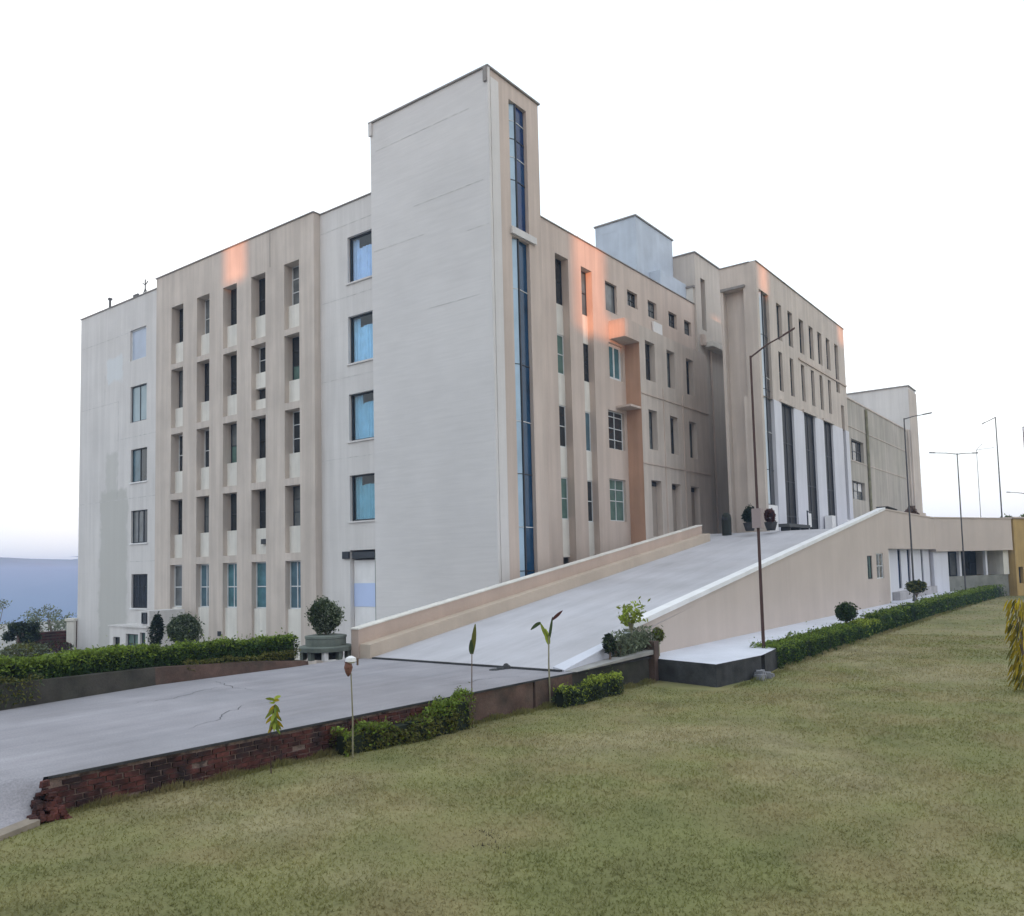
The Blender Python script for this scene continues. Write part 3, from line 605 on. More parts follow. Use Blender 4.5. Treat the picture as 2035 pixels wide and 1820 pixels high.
# ---- portico block
PP = FY(-3.6); b = MB(); ops = [(20.25, 21.85, 7.75, 20.25, .6)]
cw = [23.15, 25.2, 27.4, 29.45, 31.35, 33.3, 35.4]
for i, u in enumerate(cw):
    ops.append((u, u + .9, 17.9 if i < 6 else 16.6, 20.15, .25)); 
    if i < 6: ops.append((u, u + .7, 14.75, 17.15, .22))
ops.append((36.3, 37.1, 7.4, 15.8, .5))
ops.append((37.05 - .6, 37.15, 16.9, 20.15, .45)) if False else None
ops = [o for o in ops if o]
gaps = [(23.15, 25.35), (27.4, 29.7), (31.65, 33.75)]
facade(b, PP, 19.84, 38.0, 14.0, 21.75, [o for o in ops if o[2] >= 14] + [(20.25, 21.85, 14.0, 20.25, .6), (36.3, 37.1, 14.0, 15.8, .5)]); b.build('portico_wall', BEIGE, BLD)
for (u0, u1, z0, z1, D) in ops:
    if u0 < 23 or z0 < 8: continue
    window(BLD, PP, u0, u1, z0, z1, D, pane=(GREYG if z0 > 16 and u0 < 27 else DARKG), rows=(.5,), bar=.05, fr=FRAME)
q = MB(); obox(q, PP, 26.9, 37.9, 17.35, 17.47, -.08, -.004); q.build('string_course', BROWN, BLD)
cope(PP, 19.86, 38.05, 21.75, .35)
# pillars and corner pier
for (u0, u1, m) in ((21.85, 23.15, LAV), (25.35, 27.4, LAV), (29.7, 31.65, LAV), (33.75, 36.3, LAV), (37.1, 38.0, LAV)):
    q = MB(); obox(q, PP, u0, u1, 6.2, 14.0, -.04, .20); q.build('pillar', m, BLD)
for (u0, u1) in gaps:
    q = MB(); obox(q, PP, u0 - .25, u1 + .25, 14.0, 14.16, -.14, -.004); q.build('lintel_hood', BEIGE, BLD)
    window(BLD, PP, u0, u1, 6.2, 14.0, .16, pane=SHADEG, rows=(.13, .4, .7), cols=2, bar=.06)
q = MB(); obox(q, PP, 36.3, 37.1, 6.2, 7.4, .02, .5); q.build('slit_sill', WHITE, BLD)
window(BLD, PP, 36.3, 37.1, 7.4, 15.8, .5, pane=DARKG, rows=(.3, .6), bar=.05)
q = MB(); obox(q, PP, 19.86, 20.25, 6.2, 14.0, 0, 1.0); q.build('corner_pier', BEIGE, BLD)
q = MB(); obox(q, PP, 20.25, 21.85, 6.2, 7.75, .02, .6); q.build('slit_sill', WHITE, BLD)
prism_slit(PP, 20.25, 21.85, 7.75, 20.25, .6, [9.8, 12, 14.5, 15.2, 17.7], m0=mat('white_blue_glass', (.60, .68, .76), rough=.15, var=.08, scale=.5, spec=.6), m1=DARKG)
# its side wall, with a tall shallow recess
PQ = FX(19.84); b = MB(); facade(b, PQ, -3.598, -1.45, 6.2, 21.75, [(-2.85, -1.62, 6.2, 20.35, .5)])
b.quad(PQ(-2.85, 6.2, .5), PQ(-1.62, 6.2, .5), PQ(-1.62, 20.35, .5), PQ(-2.85, 20.35, .5)); b.build('portico_side', BEIGE, BLD)
q = MB(); obox(q, PQ, -2.95, -1.5, 20.35, 20.5, -.12, -.004); q.build('lintel_hood', COPE, BLD)
cope(PQ, -3.25, -1.4, 21.75)
b = MB(); b.quad((20.4, -1.45, 6.2), (38, -1.45, 6.2), (38, -1.45, 21.75), (20.4, -1.45, 21.75)); b.quad((38, -3.6, 6.2), (38, -1.45, 6.2), (38, -1.45, 21.75), (38, -3.6, 21.75)); b.quad((19.9, -3.5, 21.6), (38, -3.5, 21.6), (38, -1.45, 21.6), (19.9, -1.45, 21.6))
b.build('portico_rear', BEIGE, BLD)
b = MB(); b.quad((31.5, 2.6, 4.6), (60, 2.6, 4.6), (60, 2.6, 16), (31.5, 2.6, 16)); b.build('rear_wall', BEIGE, BLD)
# ---- far low wing and end slab
FW = thing('far_wing', 'lower beige wing with a tall pale end wall beyond the pillared entrance', 'building', (38, -3.3, 6.2))
PW = FY(-3.3); b = MB(); fo = [(39.8, 43.4, 12.1, 13.75, .3), (39.5, 43.2, 9.1, 10.5, .3)]
facade(b, PW, 38.0, 60.0, 6.0, 16.75, fo); b.quad((38, -3.2, 16.6), (60, -3.2, 16.6), (60, 3, 16.6), (38, 3, 16.6)); b.build('wall', mat('drab_beige_paint', (.45, .415, .375), var=.10, scale=.4, streak=.16, col2=(.40, .375, .33)), FW)
for i, o in enumerate(fo): window(FW, PW, *o, pane=(DARKG if i == 0 else GREYG), cols=3, rows=(.5,), panes2={(2, 1): WHITE, (1, 0): GREYG} if i else None)
q = MB(); q.tube([(44.4, -3.4, 6.2), (44.4, -3.4, 16.6)], .12, 8); q.build('downpipe', mat('mossy_pipe', (.22, .21, .15), var=.3, scale=2), FW)
for z in (14.6, 12.0):
    q = MB(); obox(q, PW, 38.2, 59.9, z, z + .06, -.04, -.003); q.build('string_course', BEIGE, FW)
q = MB(); obox(q, PW, 38.0, 60.0, 16.75, 16.85, -.06, .3); q.build('coping', BEIGE, FW)
b = MB(); b.box(60.9, 64.2, -3.5, 9, 6.0, 21.2); b.build('end_slab', GREY, FW)
q = MB(); q.box(60.85, 64.25, -3.58, -3.505, 6.0, 20.9); q.build('end_slab_face', BEIGE, FW)
q = MB(); q.box(60.8, 64.3, -3.6, 9.1, 21.2, 21.3); q.build('coping', COPE, FW)
q = MB(); q.box(60.3, 60.897, -3.42, -3.1, 6.2, 16.9); q.build('buttress', BEIGE, FW)

# ================================================================ ramp, platform, parapets
def rz(x): return 2.0 + .15 * (x + 8.45)
XT = 19.55; RT = rz(XT)
def slopebox_(x0, x1, y0, y1, f0, f1):
    m = MB(); m.hexa([(x0, y0, f0(x0)), (x1, y0, f0(x1)), (x1, y1, f0(x1)), (x0, y1, f0(x0))], [(x0, y0, f1(x0)), (x1, y0, f1(x1)), (x1, y1, f1(x1)), (x0, y1, f1(x0))]); return m
b = MB(); RW = -1.75; RE = -8.15
b.quad((-8.45, RE - .35, 2.03), (-8.45, RW, 2.03), (XT, RW, RT), (XT, RE, RT))
b.quad((-8.45, RE - .35, 2.03), (-8.45, RW, 2.03), (-8.45, RW, 1.9), (-8.45, RE - .35, 1.9))
b.build('ramp', RAMPM, kind='structure')
b = MB(); b.quad((XT, RE, RT), (XT, 2.7, RT), (66, 2.7, RT + .02), (66, RE, RT + .02)); b.quad((12.5, RW, rz(12.5)), (XT, RW, RT), (XT, 1.75, RT), (12.5, 1.75, rz(12.5)))
b.build('entrance_forecourt', RAMPM, kind='structure')
q = slopebox_(-4.6, 19.5, -7.98, -7.80, lambda x: rz(x) + .004, lambda x: rz(x) + .012); q.build('ramp_gutter', mat('gutter_grey', (.21, .21, .23), var=.2, scale=2), kind='structure')
q = MB(); q.box(-8.56, -8.46, RE - .3, RW - .1, 1.95, 2.045); q.build('road_joint', EDGE, kind='structure')
# left parapet: stepped, beige
LP = thing('ramp_parapet', 'stepped beige parapet wall on the building side of the ramp', 'parapet wall', (-8.45, -1.5, 2.0))
def slopebox(x0, x1, y0, y1, f0, f1):
    m = MB(); m.hexa([(x0, y0, f0(x0)), (x1, y0, f0(x1)), (x1, y1, f0(x1)), (x0, y1, f0(x0))], [(x0, y0, f1(x0)), (x1, y0, f1(x1)), (x1, y1, f1(x1)), (x0, y1, f1(x0))]); return m
tan = mat('tan_parapet_paint', (.52, .43, .35), var=.08, scale=.6, streak=.04, fine=.05)
slopebox(-8.55, 16.2, -1.78, -1.33, lambda x: -.04, lambda x: rz(x) + .42).build('lower_step', tan, LP)
slopebox(-8.6, 16.2, -1.33, -1.02, lambda x: -.04, lambda x: rz(x) + .86).build('upper_wall', mat('rose_parapet_paint', (.50, .39, .33), var=.08, scale=.6, streak=.04, fine=.05), LP)
slopebox(-8.63, 16.25, -1.36, -.98, lambda x: rz(x) + .862, lambda x: rz(x) + .90).build('coping', CREAM, LP)
b = slopebox(-8.4, 19.5, -8.0, -1.8, lambda x: -.5, lambda x: rz(x) - .03); b.build('ramp_fill', CONC, kind='structure')
# right outer wall: follows the slope, then level; the lower storey has slit windows
RWL = thing('ramp_side_wall', 'long taupe side wall of the ramp rising to the right with a white cap', 'wall', (-4.4, -8.4, 1.9))
PO = FY(-8.4); ztop = lambda x: min(2.80 + .1495 * (x + 4.6), 7.38)
ops = [(21.5, 22.55, 3.45, 4.72, .12), (23.5, 25.15, 3.42, 4.84, .12), (27.5, 28.55, 1.95, 5.1, .4)]
xk = (7.38 - 2.80) / .1495 - 4.6
b = MB()
b.quad(PO(-4.6, 1.2), PO(20.5, 1.2), PO(20.5, ztop(20.5)), PO(-4.6, ztop(-4.6)))
facade(b, PO, 20.5, 26.5, 1.2, 6.4, ops[:2]); b.quad(PO(20.5, 6.4), PO(26.04, 6.4), PO(26.04, ztop(26.04)), PO(20.5, ztop(20.5))); b.quad(PO(26.04, 6.4), PO(26.5, 6.4), PO(26.5, 7.38), PO(26.04, 7.38))
b.quad(PO(26.5, 5.12), PO(41.5, 5.12), PO(41.5, 7.38), PO(26.5, 7.38)); b.quad(PO(26.5, 1.2), PO(26.5, 5.12), PO(26.5, 5.12, .5), PO(26.5, 1.2, .5)); b.quad(PO(26.5, 5.12), PO(41.5, 5.12), PO(41.5, 5.12, .5), PO(26.5, 5.12, .5))
b.quad(PO(-4.6, 1.2), PO(-4.6, ztop(-4.6)), PO(-4.6, ztop(-4.6), .25), PO(-4.6, 1.2, .25)); b.quad(PO(-4.6, 1.2, .25), PO(26, 1.2, .25), PO(26, ztop(26), .25), PO(-4.6, ztop(-4.6), .25))
b.build('wall', WALLB, RWL)
window(RWL, PO, *ops[0], pane=GREENG, cols=2, rows=()); window(RWL, PO, *ops[1], pane=GREYG, cols=2, rows=(.5,), fr=WFRAME)
m_ = MB(); cap = lambda x: ztop(x)
m_.hexa([(-4.8, -8.47, cap(-4.8)), (26.04, -8.47, 7.38), (26.04, -8.05, 7.38), (-4.8, -8.05, cap(-4.8))], [(-4.8, -8.47, cap(-4.8) + .15), (26.04, -8.47, 7.53), (26.04, -8.05, 7.51), (-4.8, -8.05, cap(-4.8) + .13)])
m_.build('white_cap', WHITE, RWL)
q = MB(); q.box(26.04, 41.5, -8.44, -8.1, 7.38, 7.47); q.build('level_cap', WALLB, RWL)
q = MB(); q.hexa([(-8.44, -8.5, 1.9), (-4.61, -8.42, 1.9), (-4.61, -8.16, 1.9), (-8.44, -8.16, 1.9)], [(-8.44, -8.5, 2.04), (-4.61, -8.42, ztop(-4.6) - .1), (-4.61, -8.16, ztop(-4.6) - .1), (-8.44, -8.16, 2.10)]); q.build('flank', APRON, RWL)
lower = slopebox(-4.5, 26, -8.14, -8.01, lambda x: rz(x) - .1, lambda x: cap(x) - .005); lower.build('inner_face', RAMPM, RWL)
# recessed lower storey of that wall: pale panels parted by dark slits
b = MB(); PL = FY(-7.9); sl = [(27.4, 27.85, 1.95, 5.1, .1), (28.1, 28.5, 1.95, 5.1, .1), (31.2, 32.1, 2.6, 5.1, .15), (34.0, 34.9, 2.6, 5.1, .15), (38.5, 39.2, 2.6, 5.1, .15)]
facade(b, PL, 26.5, 41.5, 1.2, 5.12, sl); b.build('lower_storey_wall', LAV, RWL)
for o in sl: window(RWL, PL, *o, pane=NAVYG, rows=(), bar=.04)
q = MB(); obox(q, PL, 27.87, 28.08, 1.2, 5.1, -.2, -.01); q.build('white_fin', WHITE, RWL)
q = MB(); obox(q, PL, 29.2, 41.4, 1.2, 2.45, -.45, -.01); q.build('plinth', mat('grey_plinth', (.42, .40, .41), var=.15, scale=1.2, streak=.1), RWL)
q = MB(); q.box(26.0, 29.0, -9.6, -8.0, 1.5, 1.95); q.build('step', APRON, RWL)
# rubble and pale slab lying on the corner of the level wall
o = MB().hexa([(26.8, -8.35, 7.48), (29.4, -8.35, 7.48), (29.4, -7.9, 7.48), (26.8, -7.9, 7.48)], [(26.6, -8.5, 7.62), (29.6, -8.4, 7.56), (29.6, -7.8, 7.56), (26.6, -7.8, 7.62)]).build('loose_slab', EDGE, loc=(28, -8.2, 7.48)); tag(o, 'thin dark slab lying on top of the wall where the ramp levels out', 'slab')
def rubble(name, cx, cy, cz, sx, sy, sz, n, m, lab, cat='rubble'):
    q = MB()
    for _ in range(n):
        a, c = rng.uniform(-1, 1, 2); s = rng.uniform(.05, .13, 3) * (.5 if m is BRICK else 1.1); x, y, z = cx + a * sx, cy + c * sy, cz + rng.uniform(0, sz) * (1 - abs(a))
        t = rng.uniform(-.35, .35); dx, dy = math.cos(t), math.sin(t); pts = [(-s[0], -s[1]), (s[0], -s[1]), (s[0], s[1]), (-s[0], s[1])]
        r = [(x + p * dx - q_ * dy, y + p * dy + q_ * dx) for p, q_ in pts]
        q.hexa([(*p, z) for p in r], [(p[0] * .85 + x * .15, p[1] * .85 + y * .15, z + s[2] * 1.3) for p in r])
    o = q.build(name, m, loc=(cx, cy, cz)); return tag(o, lab, cat, kind='stuff')
rubble('rubble_heap', 34.5, -8.25, 7.46, 1.6, .15, .45, 40, BRICKP, 'reddish rubble heaped on the level wall top below the end slab')
q = MB(); q.box(36, 38.6, -8.38, -8.1, 7.47, 7.66); o = q.build('parapet_block', WALLB, loc=(37, -8.2, 7.47)); tag(o, 'low taupe block standing on the level wall right of the rubble', 'block')

# oblique gate block past the corner
GB = thing('gatehouse_block', 'low flat roofed taupe block with a dark glazed opening at the right', 'building', (41.5, -8.4, 1.5))
def oblique(t, z, d=0.0):                                   # t = metres along the face from the corner
    ux, uy = .909, -.416; nx, ny = .416, .909
    return (41.52 + ux * t + nx * d, -8.4 + uy * t + ny * d, z)
b = MB(); L = 9.6
obox(b, oblique, 0, L, 4.95, 7.42, 0, 8); b.build('upper_wall', WALLB, GB)
q = MB(); obox(q, oblique, -.05, L + .05, 7.42, 7.5, -.06, 8.1); q.build('coping', WALLB, GB)
q = MB(); obox(q, oblique, 0, 1.7, 1.2, 4.95, .25, 2.6); q.build('pier', LAV, GB)
q = MB(); obox(q, oblique, 1.7, L, 1.2, 3.05, .5, .8); q.build('low_wall', mat('stained_low_wall', (.22, .22, .20), var=.2, scale=1.5), GB)
q = MB(); obox(q, oblique, L - .7, L, 3.05, 4.95, .4, 3.0); q.build('pier', CREAM, GB)
for t in (3.6, 6.9):
    q = MB(); obox(q, oblique, t, t + .22, 3.05, 4.95, .6, .82); q.build('column', LAV, GB)
q = MB(); obox(q, oblique, 1.7, L - .7, 1.2, 4.95, 3.0, 3.1); q.build('inner_wall', INTER, GB)
for i in range(4):
    a = 1.8 + i * 1.75; window(GB, oblique, a, a + 1.7, 3.0, 4.9, 2.6, pane=DARKG if i % 2 else GREYG, cols=2, rows=(), fr=FRAME)
# ochre building
OB = thing('ochre_building', 'ochre yellow painted building cut off by the right edge', 'building', (50.3, -12.6, 1.5))
PX = lambda u, z, d=0.0: (50.4 + .909 * u + .416 * d, -12.5 - .416 * u + .909 * d, z)
b = MB(); facade(b, PX, 0, 14, 1.2, 7.45, [(1.9, 6.0, 2.2, 6.1, .5), (.35, .95, 2.3, 3.6, .3)]); obox(b, PX, 0, 14, 7.4, 7.46, 0, 6); b.quad(PX(0, 1.2), PX(0, 7.45), PX(0, 7.45, 6), PX(0, 1.2, 6)); b.build('wall', YELLOW, OB)
q = MB(); q.quad(PX(1.9, 2.2, .5), PX(6, 2.2, .5), PX(6, 6.1, .5), PX(1.9, 6.1, .5)); q.build('recess', mat('deep_ochre_paint', (.38, .22, .05), var=.15, scale=1), OB)
window(OB, PX, .35, .95, 2.3, 3.6, .3, rows=())
q = MB(); obox(q, PX, -.1, 14, 7.46, 7.58, -.12, 6); q.build('coping', BROWN, OB)

# ================================================================ retaining wall of the road (bricks, plaster panels, cap)
RTW = thing('retaining_wall', 'low broken brick and plaster retaining wall between the road and the lawn', 'retaining wall', (-20.2, -8.2, 1.3))
def wseg(x0, x1, z0, z1, d0, d1, name, m, par=RTW):
    q = MB(); q.hexa([(x0, wy(x0) + d0, z0), (x1, wy(x1) + d0, z0), (x1, wy(x1) + d1, z0), (x0, wy(x0) + d1, z0)], [(x0, wy(x0) + d0, z1), (x1, wy(x1) + d0, z1), (x1, wy(x1) + d1, z1), (x0, wy(x0) + d1, z1)])
    return q.build(name, m, par)
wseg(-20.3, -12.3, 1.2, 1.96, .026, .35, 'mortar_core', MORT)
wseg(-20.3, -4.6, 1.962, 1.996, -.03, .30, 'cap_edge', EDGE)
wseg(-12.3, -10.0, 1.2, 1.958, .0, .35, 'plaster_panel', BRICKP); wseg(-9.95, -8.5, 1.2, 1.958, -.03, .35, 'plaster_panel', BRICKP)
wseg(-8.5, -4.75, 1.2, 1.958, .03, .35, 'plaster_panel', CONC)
q = MB(); q.hexa([(-8.4, wy(-8.4) - .10, 2.0), (-4.7, wy(-4.7) - .10, 2.07), (-4.7, wy(-4.7) + .3, 2.07), (-8.4, wy(-8.4) + .3, 2.0)], [(-8.4, wy(-8.4) - .10, 2.01), (-4.7, wy(-4.7) - .10, 2.19), (-4.7, wy(-4.7) + .3, 2.19), (-8.4, wy(-8.4) + .3, 2.01)]); q.build('cap_slab', mat('pale_cap', (.30, .29, .28), var=.2, scale=2), RTW)
q = MB(); q.box(-4.7, -4.42, wy(-4.6) - .12, wy(-4.6) + .3, 1.2, 2.42); q.build('end_pier', BRICKP, RTW)
# bricks, one mesh per variant shared between copies
bm_var = []
for k in range(4):
    q = MB(); L_, H_, D_ = .212, .062, .07; j = lambda: random.uniform(-.006, .006)
    q.hexa([(-L_ / 2 + j(), j(), j()), (L_ / 2 + j(), j(), j()), (L_ / 2, D_, 0), (-L_ / 2, D_, 0)], [(-L_ / 2 + j(), .004 + j(), H_ + j()), (L_ / 2 + j(), .004 + j(), H_ + j()), (L_ / 2, D_, H_), (-L_ / 2, D_, H_)])
    me = bpy.data.meshes.new('brick'); me.from_pydata(q.v, [], q.f); me.materials.append(BRICK); bm_var.append(me)
off = Vector(RTW.location); cnt = 0
for r in range(9):
    z = 1.30 + r * .078
    if z + .066 > 1.962: break
    x = -20.2 + (.115 if r % 2 else 0) + .03 * abs(4 - r)
    while x < -12.4:
        keep = random.random() > .02
        if z < lawn_z(x) - .07: keep = False
        if keep and cnt < 296:
            o = bpy.data.objects.new('brick', bm_var[random.randrange(4)]); C.objects.link(o); o.parent = RTW
            o.location = Vector((x, wy(x) + random.uniform(-.014, .010), z)) - off; o.rotation_euler = (random.uniform(-.04, .04), random.uniform(-.02, .02), -.045 + random.uniform(-.05, .05)); cnt += 1
        x += .238 + random.uniform(-.006, .008)
# broken end: loose bricks
rubble('loose_bricks', -20.42, -8.36, 1.46, .24, .18, .50, 110, BRICK, 'tumbled red brick rubble at the broken left end of the retaining wall')
q = MB(); q.hexa([(-23.0, -9.72, 1.4), (-20.55, -8.6, 1.4), (-20.6, -8.50, 1.4), (-23.0, -9.58, 1.4)], [(-23.0, -9.72, 1.55), (-20.55, -8.6, 1.57), (-20.6, -8.50, 1.61), (-23.0, -9.58, 1.59)])
o = q.build('kerb_stone', mat('pale_kerb', (.26, .22, .18), var=.3, scale=3), loc=(-21.5, -9.2, 1.5)); tag(o, 'pale broken kerb stone at the bottom left edge of the road', 'kerb stone')
# apron in front of the ramp wall, its dark edge with a broken gap, and pavement
ap = [(-4.4, -8.4), (-4.45, -8.85), (-5.0, -10.95), (-2.5, -11.25), (-.6, -11.0), (0.2, -10.1), (60, -10.1), (60, -8.0), (-4.4, -8.0)]
sheet('pavement', ap, APRON, 1.93, kind='structure')
AE = thing('apron_edge_wall', 'low dark edge wall under the white concrete apron with a broken corner', 'edge wall', (-4.4, -9.5, 1.3))
for k, (p, q_) in enumerate(zip(ap[1:6], ap[2:7])):
    if k == 4: break
    p = Vector((*p, 0)); q_ = Vector((*q_, 0)); dr = (q_ - p).normalized(); nr = Vector((-dr.y, dr.x, 0)) * .22
    if k == 2: p = p + dr * .35
    if k == 1: q_ = q_ - dr * .05
    m = MB(); m.hexa([(p.x, p.y, 1.2), (q_.x, q_.y, 1.2), (q_.x + nr.x, q_.y + nr.y, 1.2), (p.x + nr.x, p.y + nr.y, 1.2)], [(p.x, p.y, 1.925), (q_.x, q_.y, 1.925), (q_.x + nr.x, q_.y + nr.y, 1.925), (p.x + nr.x, p.y + nr.y, 1.925)])
    m.build('edge_block', EDGE, AE)
rubble('broken_concrete', -2.9, -11.4, 1.32, .45, .10, .14, 18, mat('pale_rubble', (.22, .22, .24), var=.4, scale=5), 'grey concrete rubble fallen from the broken apron corner onto the lawn')

# ================================================================ left side: verge wall, hedge, planter, bushes
VW = thing('verge_wall', 'low dark weathered wall along the far side of the road under the left hedge', 'verge wall', (-14, -1.4, 2.0))
vp = [(-30, -1.3), (-18.4, -1.72), (-14.8, -1.12), (-11.9, -1.25), (-10.4, -1.28)]
for i in range(len(vp) - 1):
    (x0, y0), (x1, y1) = vp[i], vp[i + 1]; h0, h1 = [.52, .50, .40, .26, .10][i], [.52, .50, .40, .26, .10][i + 1]
    q = MB(); q.hexa([(x0, y0, 1.9), (x1, y1, 1.9), (x1, y1 + .3, 1.9), (x0, y0 + .3, 1.9)], [(x0, y0 + .03, 2 + h0), (x1, y1 + .03, 2 + h1), (x1, y1 + .3, 2 + h1), (x0, y0 + .3, 2 + h0)])
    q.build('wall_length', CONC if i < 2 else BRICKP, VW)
q = MB(); q.quad((-30, -1.05, 2.4), (-18.4, -1.45, 2.42), (-14.8, -.85, 2.35), (-10.2, -1.0, 2.08), (-10.2, .6, 2.08), (-30, .6, 2.4)); q.quad((-30, .6, 2.4), (-10.2, .6, 2.08), (-8, .62, 0), (-30, .62, 0)); q.build('planting_bed', SOIL, kind='structure')
HG = thing('clipped_hedge', 'long clipped bright green hedge along the far side of the road at the left', 'hedge', (-14, -.6, 2.3))
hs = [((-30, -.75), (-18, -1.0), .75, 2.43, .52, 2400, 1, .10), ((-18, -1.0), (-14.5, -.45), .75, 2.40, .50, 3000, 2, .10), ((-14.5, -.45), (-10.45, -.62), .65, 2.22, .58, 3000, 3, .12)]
P_ = np.concatenate([strip(*s_) for s_ in hs]); q = MB(); [core(q, s_) for s_ in hs]; q.build('dark_core', CORE, HG)
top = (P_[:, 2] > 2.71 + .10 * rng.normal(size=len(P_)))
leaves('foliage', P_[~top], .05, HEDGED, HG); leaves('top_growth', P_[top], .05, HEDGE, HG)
q = np.concatenate([strip((-22, -1.35), (-17.6, -1.45), .45, 2.1, .5, 700, 6, .3)]); q[:, 1] -= .1
cr = thing('creeper', 'dull brownish creeper hanging over the verge wall at the left edge', 'creeper', (-19, -1.5, 2.0)); leaves('foliage', q, .045, OLIVE, cr); leaves('dark_leaves', q[::2] + rng.normal(size=(len(q[::2]), 3)) * .04, .045, BUSHL, cr)
s_ = strip((-14, -1.0), (-10.6, -1.08), .25, 2.2, .22, 500, 4, .3); o = leaves('low_flowers', s_, .04, OLIVE, label='low olive and reddish bedding plants in front of the left hedge', cat='bedding plants', kind='stuff')
# stepped round planter with topiary
PL_ = thing('stepped_planter', 'two tiered green grey round concrete planter at the foot of the ramp parapet', 'planter', (-9.5, -.3, 2.0))
plm = mat('green_grey_concrete', (.15, .17, .15), var=.3, scale=2, fine=.1)
px_, py_ = -8.92, -.25
q = MB(); q.lathe(px_, py_, [(.80, 2.22), (.80, 2.34), (.74, 2.37)], 28); q.build('lower_tier', plm, PL_)
q = MB(); q.lathe(px_, py_, [(.60, 2.37), (.60, 2.58), (.62, 2.60), (.62, 2.66), (.5, 2.68)], 28); q.build('upper_tier', plm, PL_)
for k in range(10):
    a = k * math.pi * 2 / 10 + .2; q = MB(); x, y = px_ + .68 * math.cos(a), py_ + .68 * math.sin(a); q.box(x - .07, x + .07, y - .07, y + .07, 1.98, 2.22); q.build('baluster', WHITE if k % 3 == 0 else plm, PL_)
q = MB(); q.lathe(px_, py_, [(.5, 1.98), (.5, 2.22)], 20); q.build('core', EDGE, PL_)
def bush(name, lab, x, y, z, r, rzz, n, m, m2=None, stem=.25, size=.05, cat='bush', group=None, lump=.22, stemm=STEM):
    t = thing(name, lab, cat, (x, y, z), group)
    p = ell(x, y, z + stem + rzz, r, r, rzz, n, lump)
    leaves('foliage', p, size, m, t)
    if m2 is not None: leaves('light_leaves', ell(x, y, z + stem + rzz, r * 1.03, r * 1.03, rzz * 1.03, n // 3, lump, .85), size, m2, t)
    q = MB()
    q.tube([(x, y, z), (x + .01, y, z + stem + rzz * .4)], .035 * max(1, r), 7, .02)
    for k in range(6):
        a = k * 1.05; q.tube([(x, y, z + stem * .7), (x + r * .3 * math.cos(a), y + r * .3 * math.sin(a), z + stem + rzz * .6), (x + r * .6 * math.cos(a), y + r * .6 * math.sin(a), z + stem + rzz * 1.3)], .02, 5, .006)
    q.build('trunk', stemm, t); return t
bush('round_bush', 'round clipped bush growing on the tiered planter beside the ramp foot', px_, py_, 2.66, .44, .46, 5600, BUSHL, PALEL, stem=.10, size=.055, lump=.45)
bush('leafy_bush', 'full grey green bush in front of the leftmost brown window bay', -5.0, 13.9, 1.2, .68, .62, 4800, BUSHL, PALEL, stem=.35, size=.085)
bush('dark_shrub', 'tall black green shrub of stacked clumps left of the leafy bush', -5.4, 15.4, 1.3, .27, .72, 1500, DARKL, None, stem=.1, size=.09, lump=.9)
# white kiosk-like low structure at the foot of the left block
KS = thing('white_kiosk', 'small white low outbuilding with dark openings at the foot of the left block', 'outbuilding', (-2, 22.5, 0))
ko = [(20.75, 21.3, .7, 1.65, .2), (21.45, 22.7, .5, 1.55, .2), (23.3, 24.0, .1, 1.35, .2)]
b = MB(); PK = FX(-3.0); facade(b, PK, 20.6, 24.4, 0, 1.9, ko); b.quad((-3.0, 20.6, 0), (-.9, 20.6, 0), (-.9, 20.6, 1.9), (-3.0, 20.6, 1.9)); b.quad((-3.0, 24.4, 0), (-.9, 24.4, 0), (-.9, 24.4, 1.9), (-3.0, 24.4, 1.9)); b.build('wall', GREY, KS)
q = MB(); q.box(-3.1, -.85, 20.5, 22.9, 1.9, 2.0); q.box(-3.05, -.85, 22.95, 24.5, 1.9, 1.96); q.build('roof_slab', GREY, KS); q = MB(); q.box(-2.9, -.95, 20.55, 21.7, 2.0, 2.75); q.build('upper_box', GREY, KS)
window(KS, FX(-2.98), 20.75, 21.2, 2.1, 2.68, .075, rows=())
for o_ in ko: window(KS, PK, *o_[:4], .2, pane=(GREENG if o_[0] < 23 else DARKG), cols=2, rows=(.5,))
